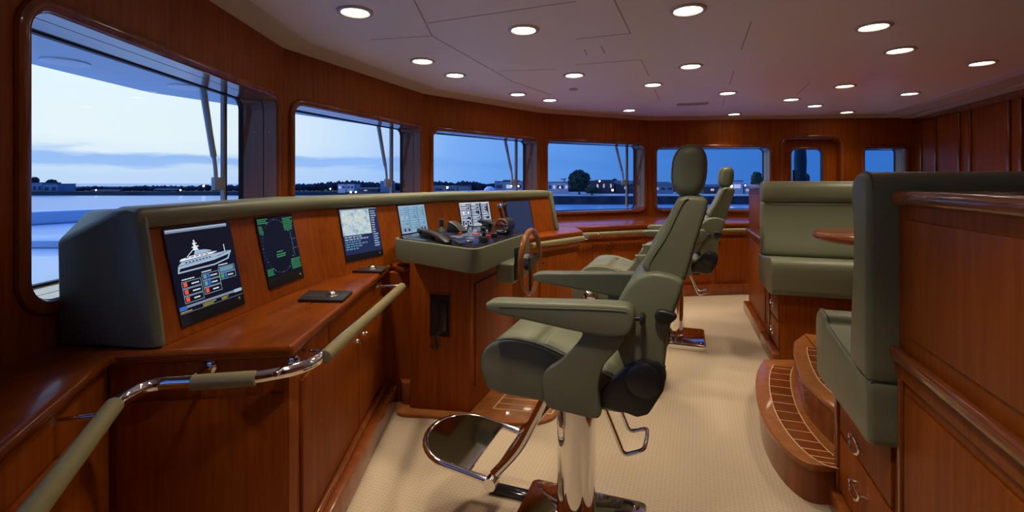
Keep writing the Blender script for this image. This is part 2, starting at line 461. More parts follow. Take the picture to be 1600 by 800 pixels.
b = B(); b.obox(p, q, .16, ZC - .006, ZC + .004).bevel(.003, 1); b.build('vent_frame', 'ring', t)
b = B()
for k in range(5):
    dd = (q - p).normalized(); nv = V((-dd.y, dd.x)); s = nv * (-.06 + .03 * k)
    b.obox(p + dd * .01 + s, q - dd * .01 + s, .018, ZC - .010, ZC - .005)
b.build('vent_slats', 'ceiling_joint', t)
p = cl(896, 139)
t = thing('ceiling_sensor', 'small round sensor on the ceiling behind two downlights', 'sensor', (*p, ZC))
b = B(); b.lathe([(.045, 0), (.045, -.012), (.03, -.022), (0, -.024)], (*p, ZC + .002), seg=20); b.build('sensor_cap', 'ring', t)

# aft wall panelling
P, d, n = W[6]
kx = []
for px in (1440, 1463, 1500, 1517, 1578, 1597):
    k = (px - CX) / FOC
    s = (k * C56.y - C56.x) / (d.x - k * d.y); kx.append(s)
kx += [kx[-1] + .6, kx[-1] + 1.2, kx[-1] + 1.8, kx[-1] + 2.4]
b = B()
for s in kx:
    a = P + d * (s - .02); c_ = P + d * (s + .02); b.obox(a, c_, .018, .02, ZW - .1, side=-1)
b.obox(P + d * .02, P + d * 8, .022, ZW - .1, ZW - .02, side=-1)
b.bevel(.005, 2)
o = b.build('trim_4', 'cherry_trim'); tag(o, 'raised stiles and rail panelling on the dark aft wall', 'panelling', kind='structure')

# ------------------------------------------------------------------ downlights
DL = [(555, 18, 'largest recessed ceiling downlight at upper left above the first wall corner'),
      (818, 46, 'recessed downlight alone between the two biggest front ones, above the pod'),
      (1075, 15, 'big recessed downlight at top of the frame right of centre'),
      (660, 95, 'recessed downlight near the cornice above the second window'),
      (711, 117, 'recessed downlight just inboard of the second window light'),
      (897, 117, 'recessed downlight nearest the small round ceiling sensor'),
      (1079, 103, 'recessed downlight straight above the near chair headrest'),
      (1020, 132, 'recessed downlight above the fifth window left edge, before the air vent'),
      (809, 147, 'recessed downlight above the third window right end'),
      (859, 156, 'recessed downlight above the fourth window left end'),
      (983, 172, 'farthest recessed downlight above the fourth window'),
      (1137, 145, 'recessed downlight just right of the ceiling vent'),
      (1147, 178, 'farthest recessed downlight above the side window'),
      (1236, 155, 'left of the paired downlights above the far door'),
      (1273, 165, 'right of the paired downlights above the far door'),
      (1323, 175, 'small farthest downlight above the right side window'),
      (1320, 134, 'recessed downlight between the far door pair and the settee'),
      (1365, 41, 'large recessed downlight at top right, nearest the frame edge'),
      (1406, 78, 'second large downlight at right, above the dinette table'),
      (1534, 98, 'rightmost recessed downlight close to the aft cornice'),
      (1421, 146, 'recessed downlight near the aft wall corner, above the near settee')]
HLD = (1, .83, .62)
DL = [(cl(px, py), lab) for px, py, lab in DL] + [(V((-.35, 1.60)), 'added unseen fill downlight over the worktop just above the viewpoint'), (V((.24, 1.05)), 'added unseen fill downlight over the aisle near the viewpoint')]  # last pair are unseen downlights, added to brighten the chair and foreground
for p, lab in DL:
    t = thing('downlight', lab, 'ceiling light', (*p, ZC), 'recessed ceiling downlights')
    b = B(); b.lathe([(.098, 0), (.098, -.007), (.092, -.011), (.078, -.011), (.070, .002), (.070, .003)], (*p, ZC), seg=32)
    b.build('trim_ring', 'ring', t)
    b = B(); b.lathe([(0, -.0035), (.0695, -.0035), (.0695, -.0015), (0, -.0015)], (*p, ZC), seg=32); b.build('lens', 'lamp_lens', t)
    ld = bpy.data.lights.new('downlight_lamp', 'SPOT'); ld.energy = 40 * max(.6, min(1.5, 1.42 - .22 * p.x)) if p.y > 1.7 else 50 if p.x > 0 else 40; ld.color = HLD; ld.spot_size = math.radians(106 if p.y > 1.7 else 84 if p.x > 0 else 72); ld.spot_blend = .9 if p.y > 1.7 else .6
    ld.shadow_soft_size = .07
    lo = bpy.data.objects.new('downlight_lamp', ld); C.objects.link(lo); lo.parent = t; lo.location = (0, 0, -.03)

# ------------------------------------------------------------------ counters, base cabinets
HC = .865
D_ = V(G(0, 700, HC)); C_ = V(G(175, 552, HC)); A_ = V(G(458, 540, HC)); B_ = V(G(612, 412, HC))
dDC = (D_ - C_).normalized(); D0 = D_ + dDC * 1.37
W0d = (C00 - C01).normalized()
wall0 = lambda z: C01 + W0d * ((z - C01.y) / W0d.y)
g = .006
o = B(); o.prism([D0, C_, A_, B_, (-.725, 3.045), (-.690, 3.015), (-.632, 3.005), (-.632, 3.16), (-.84, 3.27), (-1.12, 2.72), (-1.20, 1.75), (-1.50, 1.75), C01 + V((g, g)), wall0(D0.y) + V((g * 2, 0))], HC - .042, HC)
o.bevel(.016, 4); o = o.build('worktop', 'cherry_flat'); tag(o, 'polished cherry worktop with bullnose edge under the sloping screens', 'worktop')

nDC = V((-dDC.y, dDC.x));  nDC = nDC if nDC.x < 0 else -nDC
L0, L1 = D0 + nDC * .03, C_ + V((-.036, .026))
t = thing('base_cabinet', 'dark cherry cabinet under the left worktop in the near corner', 'cabinet', (*((L0 + L1) / 2), 0), 'cabinets under the worktop')
b = B(); b.prism([L0, L1, C01 + V((.02, .03)), wall0(D0.y) + V((.02, 0))], 0, HC - .043); b.build('body', 'cherry', t)
for a, e in ((.02, .62), (.64, 1.25), (1.27, 1.85)):
    p, q = L1 + dDC * a, L1 + dDC * e
    b = B(); b.obox(p, q, .012, .16, .70, side=1 if ((-(q - p).y) * -nDC.x + (q - p).x * -nDC.y) > 0 else -1).bevel(.004, 2); b.build('door', 'cherry', t)
b = B(); b.obox(L1, L0, .03, 0, .13, side=1 if ((-(L0 - L1).y) * -nDC.x + (L0 - L1).x * -nDC.y) > 0 else -1).bevel(.008, 2); b.build('plinth', 'cherry_trim', t)

t = thing('base_cabinet', 'plain dark cherry cabinet facing the viewpoint behind the bent handrail', 'cabinet', (-1.0, 1.6, 0), 'cabinets under the worktop')
A1 = V((-.742, 1.60)); Cc = C_ + V((-.034, .027))
b = B(); b.prism([Cc, A1, (-.76, 1.99), (-1.25, 2.0), (-1.46, 1.72)], 0, HC - .043).bevel(.006, 2); b.build('body', 'cherry', t)
b = B(); b.obox(Cc + V((.03, 0)), A1 - V((.02, 0)), .01, .16, .70, side=-1).bevel(.004, 2); b.build('panel', 'cherry', t)
b = B(); b.obox(Cc, A1 + V((.03, 0)), .03, 0, .13, side=-1).bevel(.008, 2); b.build('plinth', 'cherry_trim', t)

t = thing('base_cabinet', 'cherry cabinet with two flush doors beneath the straight leather handrail', 'cabinet', (-.78, 2.4, 0), 'cabinets under the worktop')
B1 = V((-.812, 3.06)); fd = (B1 - A1).normalized(); fn = V((fd.y, -fd.x)); FL = (B1 - A1).length
b = B(); b.prism([A1 + fd * .40, B1, (-1.2, 3.06), (-1.25, 2.05)], 0, HC - .043); b.build('body', 'cherry', t)
for a, e, hs in ((.085, .80, 1), (.815, FL - .12, 0)):
    b = B(); b.obox(A1 + fd * a, A1 + fd * e, .014, .17, .705, side=-1).bevel(.004, 2); dr = b.build('door', 'cherry', t)
    s = e - .05 if hs else a + .05; q = A1 + fd * s + fn * .014
    b = B(); b.lathe([(.009, 0), (.009, .006), (.006, .012), (.013, .018), (.012, .026), (0, .028)], (*q, .62), (*fn, 0), 14); b.build('knob', 'chrome', dr)
b = B(); b.prism([A1 + fd * .0 + fn * .0, A1 + fn * .05, B1 + fn * .09, B1], 0, .125).bevel(.006, 2); b.build('plinth', 'cherry_trim', t)
b = B(); b.prism([A1, A1 + fn * .025, B1 + fn * .04, B1], .125, .155).bevel(.010, 3); b.build('plinth_moulding', 'cherry_trim', t)

PED = [V((-.249, 2.87)), V((-.624, 2.925))]
t = thing('pilaster', 'narrow cherry pilaster between the door cabinet and the helm pedestal', 'pilaster', (-.72, 3.05, 0))
b = B(); b.prism([B1 + V((-.12, .002)), B1 + V((.006, .002)), (-.70, 3.045), (-.636, 3.03), (-.636, 3.25), B1 + V((-.12, .20))], .0, HC - .043); b.build('shaft', 'cherry', t)
b = B(); b.prism([B1 + V((.094, -.002)), (-.68, 2.975), (-.632, 2.965), (-.632, 3.028), (-.70, 3.043), B1 + V((.094, .004))], 0.022, .155).bevel(.01, 3); b.build('foot', 'cherry_trim', t)

# ------------------------------------------------------------------ screen console
SL = .213
T0, T1 = V((-1.230, 1.563)), V((-1.129, 2.646)); T2 = V((-.564, 3.779)); T3 = V((.356, 4.771)); HT = 1.315
TT = [T0, T1, T2, T3]
def nrm(p, q): d_ = (q - p).normalized(); return V((d_.y, -d_.x))
def offs(off):
    out = []
    for i in range(4):
        if i == 0: out.append(T0 + nrm(T0, T1) * off)
        elif i == 3: out.append(T3 + nrm(T2, T3) * off)
        else:
            m = (nrm(TT[i - 1], TT[i]) + nrm(TT[i], TT[i + 1])).normalized(); out.append(TT[i] + m * off / m.dot(nrm(TT[i], TT[i + 1])))
    return out
t = thing('instrument_console', 'long sloping cherry console with padded green hood holding six screens', 'console', (-.9, 2.8, HC))
top, bot = offs(0.0), offs(SL * (HT - HC)); topb, botb = offs(-.03), offs(SL * (HT - HC) - .03)
for i in range(3):
    zb = HC + .001 if i < 2 else .931
    fr = (HT - zb) / (HT - HC)
    lo0, lo1 = top[i].lerp(bot[i], fr), top[i + 1].lerp(bot[i + 1], fr); lb0, lb1 = topb[i].lerp(botb[i], fr), topb[i + 1].lerp(botb[i + 1], fr)
    zt = HT - .02
    pts = [(*lo0, zb), (*lo1, zb), (*top[i + 1], zt), (*top[i], zt), (*lb0, zb), (*lb1, zb), (*topb[i + 1], zt), (*topb[i], zt)]
    b = B(); vs = [b.bm.verts.new(p) for p in pts]
    for q in ((0, 1, 2, 3), (7, 6, 5, 4), (0, 4, 5, 1), (3, 2, 6, 7), (0, 3, 7, 4), (1, 5, 6, 2)): b.bm.faces.new([vs[x] for x in q])
    b.build('fascia', 'cherry', t)
fo, bo = offs(.034), offs(-.235)
fo[0] = fo[0] + (T0 - T1).normalized() * .03; bo[0] = V((-1.37, 1.64))
b = B(); b.prism([*fo, *bo[::-1]], HT - .074, HT).bevel(.030, 5); b.build('padded_hood', 'green_leather', t)
b = B(); b.hull([(-1.483, 1.567, HC + .001), (-1.483, 1.56, 1.205), (-1.468, 1.66, 1.30), (-1.245, 1.535, 1.314), (-1.20, 1.545, 1.30), (-1.165, 1.525, HC + .001), (-1.128, 1.530, HC + .001), (-1.112, 1.555, HC + .001),
                 (-1.192, 1.575, 1.29), (-1.468, 1.74, HC + .001), (-1.468, 1.74, 1.30)]).bevel(.022, 4, 15); b.build('end_panel', 'green_leather', t)
n3 = nrm(T2, T3); d3 = (T3 - T2).normalized()
lo3 = T3 + n3 * (.03 + SL * (HT - .931))
b = B(); b.hull([(*(p + d3 * q), z) for p, z in ((T3 + n3 * .022, HT - .01), (T3 - n3 * .235, HT - .01), (lo3, .931), (T3 - n3 * .235, .931)) for q in (.0, .05)]).bevel(.014, 3); b.build('end_panel', 'green_leather', t)
b = B(); bk = offs(-.20); bk[0] = bk[0] + (T1 - T0).normalized() * .3
for i in range(3): b.obox(bk[i], bk[i + 1], .02, HC + .001 if i < 2 else .931, HT - .06)
b.build('back_panel', 'cherry', t)

# monitors on the fascia
def slopeframe(i):
    d_ = (TT[i + 1] - TT[i]).normalized(); n_ = nrm(TT[i], TT[i + 1])
    ex = V((*d_, 0)); dn = V((*(n_ * SL), -1)).normalized(); ez = ex.cross(-dn).normalized()
    return V((*TT[i], HT)), ex, -dn, ez
def hit(i, px, py):
    o_, ex, ey, ez = slopeframe(i); r = V(((px - CX) / FOC, 1, -(py - HZ) / FOC)); e = V((0, 0, EYE))
    tt = (o_ - e).dot(ez) / r.dot(ez); p = e + r * tt - o_
    return p.dot(ex), p.dot(ey)
class Gfx:
    def __init__(s, root): s.q = {}; s.root = root
    def rect(s, m, x0, y0, x1, y1, z=1): s.poly(m, [(x0, y0), (x1, y0), (x1, y1), (x0, y1)], z)
    def poly(s, m, pts, z=1): s.q.setdefault(m, []).append((pts, .0043 + .0003 * z))
    def frame(s, m, x0, y0, x1, y1, w, z=2):
        s.rect(m, x0, y0, x1, y0 + w, z); s.rect(m, x0, y1 - w, x1, y1, z); s.rect(m, x0, y0, x0 + w, y1, z); s.rect(m, x1 - w, y0, x1, y1, z)
    def line(s, m, p, q, w, z=2):
        p, q = V(p), V(q); n_ = V((-(q - p).y, (q - p).x)).normalized() * w / 2
        s.poly(m, [p - n_, q - n_, q + n_, p + n_], z)
    def disc(s, m, x, y, r, z=2, n=16): s.poly(m, [(x + r * math.cos(2 * math.pi * k / n), y + r * math.sin(2 * math.pi * k / n)) for k in range(n)], z)
    def text(s, m, x, y, w, h_, rows, z=3, seed=0, fill=.75):
        rnd = random.Random(seed); lh = h_ / rows
        for r in range(rows):
            cx_ = x; yy = y + h_ - (r + .75) * lh
            while cx_ < x + w * (fill + rnd.random() * (1 - fill)):
                ww = w * (.05 + .10 * rnd.random()); s.rect(m, cx_, yy, min(cx_ + ww, x + w), yy + lh * .5, z); cx_ += ww + w * .03
    def done(s):
        b = B(); ms = list(s.q)
        for i, m in enumerate(ms):
            for pts, z in s.q[m]: b.face([(p[0], p[1], z) for p in pts]).material_index = i
        o = b.build('screen_graphics', ms[0], s.root, world=False)
        for m in ms[1:]: o.data.materials.append(M[m])
def monitor(i, pts, label):
    h_ = [hit(i, *p) for p in pts]
    x0 = (h_[0][0] + h_[3][0]) / 2; x1 = (h_[1][0] + h_[2][0]) / 2; y1 = (h_[0][1] + h_[1][1]) / 2; y0 = (h_[2][1] + h_[3][1]) / 2
    o_, ex, ey, ez = slopeframe(i)
    t = thing('monitor', label, 'screen', group='flush screens in the console', world=False)
    mt = Matrix((ex, ey, ez)).transposed().to_4x4(); mt.translation = o_ + ex * (x0 + x1) / 2 + ey * y0
    t.matrix_world = mt; t.location = mt.translation; t.rotation_euler = mt.to_euler()
    w, hh = x1 - x0, y1 - y0
    b = B(); b.prism([(-w / 2, 0), (w / 2, 0), (w / 2, hh), (-w / 2, hh)], 0.0005, .004).bevel(.0012, 1); b.build('glass_front', 'black_gloss', t, world=False)
    return t, w, hh
def logo(t, w, y=.018):
    b = B(); b.lathe([(0, .0070), (.004, .0065), (.007, .004)], (w / 2 - .03, y, 0), seg=14); b.build('maker_badge', 'brushed', t, world=False)

# 1: ship mimic
t, w, hh = monitor(0, [(252, 358), (357, 346), (382, 474), (283, 515)], 'nearest screen showing a white yacht outline above control boxes')
gf = Gfx(t); X = lambda u: (u - .5) * w; Y = lambda v: v * hh
gf.rect('scr_black', X(.015), Y(.13), X(.985), Y(.985), 0); gf.rect('scr_grey', X(.015), Y(.945), X(.93), Y(.98)); gf.rect('scr_pale', X(.015), Y(.965), X(.93), Y(.98), 2)
gf.poly('scr_pale', [(X(.08), Y(.53)), (X(.62), Y(.535)), (X(.86), Y(.57)), (X(.93), Y(.66)), (X(.90), Y(.66)), (X(.70), Y(.625)), (X(.10), Y(.60))], 1)
gf.poly('scr_black', [(X(.10), Y(.545)), (X(.62), Y(.55)), (X(.84), Y(.583)), (X(.88), Y(.625)), (X(.62), Y(.592)), (X(.12), Y(.575))], 2)
gf.poly('scr_pale', [(X(.10), Y(.605)), (X(.66), Y(.625)), (X(.90), Y(.665)), (X(.62), Y(.66)), (X(.16), Y(.64))], 1)
gf.poly('scr_white', [(X(.13), Y(.645)), (X(.62), Y(.665)), (X(.70), Y(.685)), (X(.30), Y(.685)), (X(.15), Y(.668))], 2)
gf.poly('scr_pale', [(X(.34), Y(.69)), (X(.55), Y(.69)), (X(.62), Y(.70)), (X(.52), Y(.725)), (X(.37), Y(.735))], 2)
gf.poly('scr_white', [(X(.34), Y(.735)), (X(.42), Y(.735)), (X(.385), Y(.80)), (X(.385), Y(.845)), (X(.365), Y(.845)), (X(.362), Y(.80))], 2)
gf.line('scr_white', (X(.33), Y(.77)), (X(.43), Y(.775)), .004); gf.line('scr_white', (X(.345), Y(.805)), (X(.41), Y(.808)), .004)
gf.line('scr_white', (X(.22), Y(.665)), (X(.34), Y(.745)), .0025); gf.line('scr_white', (X(.82), Y(.66)), (X(.82), Y(.745)), .0035)
for k in range(8): gf.rect('scr_black', X(.20 + .05 * k), Y(.618 + k * .0015), X(.23 + .05 * k), Y(.630 + k * .0015), 3)
for k in range(5): gf.rect('scr_navy', X(.22 + .07 * k), Y(.668), X(.265 + .07 * k), Y(.677), 3)
for bx, by, rows, cols in ((.10, .22, 3, ('scr_red',) * 3), (.39, .25, 3, ('scr_teal', 'scr_teal', 'scr_red')), (.66, .355, 2, ('scr_pale', 'scr_green'))):
    bw, rh = .27, .075
    gf.text('scr_white', X(bx + .01), Y(by + rows * rh + .004), w * .18, hh * .022, 1, seed=int(bx * 100))
    for r in range(rows):
        y0 = by + (rows - 1 - r) * rh
        gf.frame('scr_pale', X(bx), Y(y0), X(bx + bw), Y(y0 + rh - .006), .0014)
        if cols[r] == 'scr_pale': gf.rect('scr_teal', X(bx + .02), Y(y0 + .012), X(bx + bw - .02), Y(y0 + rh - .016)); 
        else:
            gf.rect(cols[r], X(bx + .02), Y(y0 + .014), X(bx + .07), Y(y0 + rh - .016), 3)
            if cols[r] != 'scr_red': gf.rect('scr_blue', X(bx + .08), Y(y0 + .014), X(bx + .12), Y(y0 + rh - .016), 3)
            gf.text('scr_white', X(bx + .13), Y(y0 + .02), w * .11, hh * .028, 1, seed=r + int(bx * 99), z=4)
gf.rect('scr_grey', X(.015), Y(.175), X(.985), Y(.20)); gf.rect('scr_blue', X(.015), Y(.16), X(.11), Y(.20), 2); gf.rect('scr_pale', X(.84), Y(.17), X(.97), Y(.205), 3)
gf.rect('scr_grey', X(.015), Y(.128), X(.985), Y(.132)); gf.text('scr_yellow', X(.02), Y(.135), w * .16, hh * .02, 1, seed=3); gf.text('scr_yellow', X(.33), Y(.135), w * .2, hh * .035, 2, seed=4); gf.text('scr_yellow', X(.62), Y(.138), w * .12, hh * .03, 2, seed=5)
gf.done(); logo(t, w, .03)
# 2: radar
t, w, hh = monitor(0, [(399, 341), (457, 334), (472, 432), (419, 455)], 'second screen from the near end, dark radar circle with green readouts')
gf = Gfx(t); gf.rect('scr_black', X(.02), Y(.14), X(.98), Y(.985), 0)
for k in range(48):
    a = 2 * math.pi * k / 48; gf.disc('scr_pale', X(.44 + .40 * math.cos(a)), Y(.56 + .385 * math.sin(a)), .0022 if k % 4 == 0 else .0013, 2, 8)
for x, y, ww, h2, rows, sd in ((.02, .90, .26, .08, 3, 1), (.68, .76, .29, .20, 8, 2), (.02, .76, .10, .12, 6, 7), (.70, .17, .28, .16, 7, 3), (.03, .17, .18, .10, 4, 4), (.36, .46, .18, .03, 1, 5), (.34, .39, .26, .06, 2, 6)):
    gf.text('scr_green', X(x), Y(y), ww * w, h2 * hh, rows, seed=sd)
gf.line('scr_grey', (X(.84), Y(.62)), (X(.98), Y(.62)), .0012); gf.line('scr_grey', (X(.84), Y(.48)), (X(.98), Y(.48)), .0012); gf.line('scr_grey', (X(.84), Y(.35)), (X(.84), Y(.75)), .0012)
gf.done(); logo(t, w)
# 3: chart
t, w, hh = monitor(1, [(527.5, 327), (587.5, 323), (598, 399), (540, 410)], 'third screen showing a pale sea chart with blue side panel')
gf = Gfx(t); gf.rect('scr_navy', X(.02), Y(.12), X(.98), Y(.98), 0); gf.rect('scr_chart', X(.03), Y(.48), X(.77), Y(.965))
gf.text('scr_pale', X(.80), Y(.20), w * .17, hh * .74, 16, seed=8, fill=.4); gf.text('scr_pale', X(.05), Y(.38), w * .7, hh * .09, 2, seed=9, fill=.5); gf.text('scr_teal', X(.05), Y(.2), w * .68, hh * .18, 4, seed=10, fill=.3)
gf.rect('scr_grey', X(.02), Y(.965), X(.98), Y(.985)); gf.done(); logo(t, w)
# 4, 5: machinery mimic pages
def mimic(i, pts, label, bg, fg, inner):
    t, w, hh = monitor(i, pts, label); gf = Gfx(t)
    gf.rect(bg, X_(w, .03), hh * .03, X_(w, .97), hh * .97, 0); rnd = random.Random(11)
    gf.frame(fg, X_(w, .03), hh * .03, X_(w, .97), hh * .97, .006)
    for x, y, ww, h2 in ((.06, .84, .28, .09), (.38, .84, .26, .09), (.06, .69, .28, .11), (.38, .69, .26, .11), (.06, .46, .28, .19), (.38, .46, .26, .19), (.70, .46, .24, .47), (.06, .25, .28, .17), (.38, .30, .26, .12), (.70, .25, .24, .17), (.38, .08, .26, .18)):
        gf.frame(fg, X_(w, x), hh * y, X_(w, x + ww), hh * (y + h2), .004)
        gf.rect(inner, X_(w, x + .02), hh * (y + .02), X_(w, x + ww - .02), hh * (y + h2 - .02), 1)
        gf.text(fg, X_(w, x + .03), hh * (y + .015), w * (ww - .06), hh * (h2 - .03), max(1, int(h2 / .05)), seed=int(x * 100 + y * 10), fill=.3)
    for x in (.15, .29, .76, .88): gf.disc(fg, X_(w, x), hh * .14, .018); gf.disc('scr_navy', X_(w, x), hh * .14, .013, 3); gf.line('scr_red', (X_(w, x), hh * .14), (X_(w, x) + .012, hh * .2), .003, 4)
    for x in (.12, .27): gf.disc(fg, X_(w, x), hh * .56, .012, 3)
    gf.done()
def X_(w, u): return (u - .5) * w
mimic(1, [(619.5, 321.5), (662.7, 318), (669, 361), (626.5, 367.5)], 'fourth screen with pale teal machinery diagram behind the pod', 'scr_teal', 'scr_pale', 'scr_teal')
mimic(2, [(715, 316), (764, 314.5), (769, 350), (721, 357)], 'fifth screen with bright white and navy machinery boxes', 'scr_navy', 'scr_white', 'scr_navy')
t, w, hh = monitor(2, [(788, 314), (828, 312), (834, 361), (795, 366)], 'sixth screen switched off, dark blue reflection drawn on its glass, at the right end')
gf = Gfx(t); gf.rect('scr_dim', X_(w, .03), hh * .03, X_(w, .97), hh * .97, 0); gf.done()  # screen is off; its dark blue reflection is put in as a faint glow

# trackball pads on the worktop
for pts, lab in (([(465, 468), (483, 453), (551, 455), (535, 469)], 'black trackball pad on the worktop below the radar screen'),
                 ([(543, 423), (557, 414), (606, 416), (596, 424)], 'black trackball pad on the worktop below the chart screen')):
    q = [V(G(*p, HC + .012)) for p in pts]; cc = sum(q, V((0, 0))) / 4
    t = thing('trackball_pad', lab, 'trackball', (*cc, HC), 'trackball pads')
    b = B(); b.prism(q, HC + .0005, HC + .013).bevel(.002, 2); b.build('pad', 'black_plastic', t)
    e1 = q[2] - q[1]; e2 = q[1] - q[0]; o1 = q[0] + e1 * .62 + e2 * .5
    b = B(); b.lathe([(.030, 0), (.028, .003), (.022, .004), (.019, .012), (.011, .018), (0, .020)], (*o1, HC + .0125), seg=20); b.build('ball', 'brushed', t)
    b = B()
    for k in range(4): b.obox(q[0] + e1 * (.15 + .09 * k) + e2 * .25, q[0] + e1 * (.15 + .09 * k) + e2 * .65, .022, HC + .013, HC + .0145)
    b.build('buttons', 'black_rubber', t)

# ------------------------------------------------------------------ handrails
t = thing('handrail', 'bent chrome handrail with leather sleeves along the left worktop', 'handrail', (-1.0, 1.5, .79))
HR = .79
pth = [(*G(28, 830, HR), HR), (*G(178, 634, HR), HR), (*V(G(228, 603, HR)), HR), (*G(300, 598, HR), HR), (*G(400, 591, HR), HR), (*G(472, 579, HR), HR), (*G(507, 558, HR), HR), (*G(628, 448, HR), HR)]
P_ = [V(p) for p in pth]; e0 = P_[0] + (P_[0] - P_[1]).normalized() * .9
core = fillet([e0, P_[1] + (P_[1] - e0).normalized() * .03, P_[2] + V((.0, .012, 0)), P_[4], P_[5].lerp(P_[6], .3), P_[7]], .11, 8)
b = B(); b.tube(core, .0205, 16); b.build('rail_tube', 'chrome', t)
def sleeve(tt, p, q, r=.0235, m='rail_leather'): b = B(); b.tube([p, q], r, 16).bevel(.002, 1, 60); b.build('leather_sleeve', m, tt)
sleeve(t, e0, P_[1]); sleeve(t, P_[3], P_[4]); sleeve(t, P_[6], P_[7])
def bracket(tt, p, dirn, L, z, drop=.0):
    b = B(); dv = V((*V(dirn).normalized(), 0)); p = V((p[0], p[1], z))
    b.tube([p, p + dv * L], .008, 12); b.lathe([(.0, 0), (.022, 0), (.022, .006), (.015, .012), (.01, .014)], p + dv * (L + .001), -dv, 16); b.build('bracket', 'chrome', tt)
q = P_[1].lerp(P_[0], .10); bracket(t, q, nDC, .13, HR)
bracket(t, P_[3].xy + V((-.01, 0)), (.05, 1), .10, HR + .012); bracket(t, P_[4].xy + V((.06, 0)), (.05, 1), .11, HR + .012); bracket(t, P_[6].xy + V((0, .03)), -fn, .11, HR + .01); bracket(t, P_[7].xy, -fn, .145, HR + .005)

# ------------------------------------------------------------------ helm pod
HP = 1.04
P1 = V((-.775, 3.08)); P2 = V((-.192, 2.555)); P3 = V((.142, 3.44)); P4 = V((-.165, 4.085)); P5 = V((-.615, 3.49))
t = thing('helm_pod', 'green leather edged helm pod with black control top on a cherry pedestal', 'helm console', (-.2, 3.1, 0))
pod = fillet([P1.lerp(P5, .5), P1, P2, P3, P4, P5, P1.lerp(P5, .49)], .09, 6)
b = B(); b.prism([(p.x, p.y) for p in pod], .905, HP - .003).bevel(.022, 4, 40); b.build('padded_surround', 'green_leather', t)
cen = V((-.3, 3.3)); b = B(); b.prism([(cen + (V(p.xy) - cen) * .955)[:] for p in pod], HP - .004, HP + .003).bevel(.002, 2); b.build('control_plate', 'black_gloss', t)
pe = [PED[0], PED[1], V((-.60, 3.4)), V((-.33, 3.62)), V((.03, 3.56))]
pe2 = PED[0] + A2 * .74
b = B(); b.prism([PED[1], PED[0], pe2, V((-.30, 3.75)), V((-.60, 3.44))], .022, .904).bevel(.006, 2)
ped = b.build('pedestal', 'cherry', t)
q0, q1 = PED[0] + A2 * .06, PED[0] + A2 * .66; rn = V((A2.y, -A2.x))
b = B(); b.obox(q0, q1, .012, .16, .78, side=-1).bevel(.004, 2); b.build('access_door', 'cherry', ped)
# wheel bracket under the pod
w0 = V((.03, 2.95)); 
b = B(); wa, wb = w0 - A2 * .10, w0 + A2 * .20
b.prism([wa - B2 * .10, wa + B2 * .012, wb + B2 * .012, wb - B2 * .10], .79, .912).bevel(.014, 3); b.build('wheel_bracket', 'green_leather', t)
b = B(); b.obox(w0 - A2 * .085 + B2 * .012, w0 + A2 * .06 + B2 * .012, .012, .81, 1.005, side=-1).bevel(.003, 2); b.build('wheel_plate', 'black_plastic', t)
# flush instruments and lettering strips on the control plate
b = B()
def flat(bb, px, py, wx, wy, z=HP + .0045): p = V(G(px, py, HP)); d_ = (P2 - P1).normalized(); bb.obox(p - d_ * wx / 2, p + d_ * wx / 2, wy, HP + .0015, z)
for px, py, wx, wy in ((714, 370, .15, .06), (737, 371, .11, .04), (700, 366, .1, .05)): flat(b, px, py, wx, wy)
b.build('instrument', 'scr_dim', t)
b = B(); flat(b, 714, 371, .09, .03, HP + .006); flat(b, 735, 373, .05, .03, HP + .006); b.build('display_strip', 'scr_grey', t)
b = B(); p = V(G(744, 367, HP)); b.lathe([(.026, 0), (.026, .004), (.02, .006), (0, .006)], (*p, HP + .002), seg=18); b.build('red_button', 'red_plastic', t)
b = B(); p = V(G(719, 366, HP)); b.lathe([(.014, 0), (.014, .01), (0, .012)], (*p, HP + .002), seg=12); b.build('red_button', 'red_plastic', t)
b = B(); flat(b, 732, 353, .26, .05); flat(b, 648, 371, .12, .07); b.build('keypad', 'black_plastic', t)
b = B(); p = V(G(733, 379, HP)); b.lathe([(.024, 0), (.024, .008), (.018, .010), (.016, .005), (0, .004)], (*p, HP + .003), seg=18); b.build('key_switch', 'brushed', t)
for px, py in ((705, 358), (760, 361), (775, 366), (748, 357)):
    b = B(); p = V(G(px, py, HP)); b.lathe([(.010, 0), (.010, .006), (0, .008)], (*p, HP + .003), seg=12); b.build('push_button', 'scr_grey', t)

def handset(a, c_, label):                       # telephone-style handset lying along a-c_
    a, c_ = V(a), V(c_); d_ = (c_ - a).normalized(); L = (c_ - a).length
    t = thing('radio_handset', label, 'handset', (*((a + c_) / 2), HP), 'radio handsets on the pod')
    b = B(); z = HP + .05
    prof = [(0, z - .018), (.02, z - .002), (L * .45, z - .003), (L * .75, z - .014), (L, z - .036), (L * .97, z - .044), (L * .7, z - .030), (L * .4, z - .020), (.07, z - .018), (.055, z - .036), (.01, z - .036)]
    b.profile(prof, -.024, .024).bevel(.007, 3)
    q = Matrix.Translation((*a, 0)) @ Matrix.Rotation(math.atan2(d_.y, d_.x), 4, 'Z')
    bmesh.ops.transform(b.bm, matrix=q, verts=b.bm.verts[:]); b.build('grip', 'black_plastic', t)
    b = B(); m_ = a + d_ * .03; e_ = a + d_ * (L * .5); b.obox(m_, e_, .03, HP + .003, HP + .030).bevel(.005, 2); b.build('cradle', 'black_rubber', t)
    return t
t = handset(G(656, 367, HP), G(702, 382, HP), 'black radio handset lying at the near left of the pod top')
b = B(); p0 = V(G(700, 381, HP)); p1 = V(G(722, 383.5, HP)); b.tube(spline([(*p0, HP + .012), (*p0.lerp(p1, .35), HP + .026), (*p0.lerp(p1, .7), HP + .012), (*p1, HP + .008)], 5, False), .006, 8); b.build('cord', 'black_rubber', t)
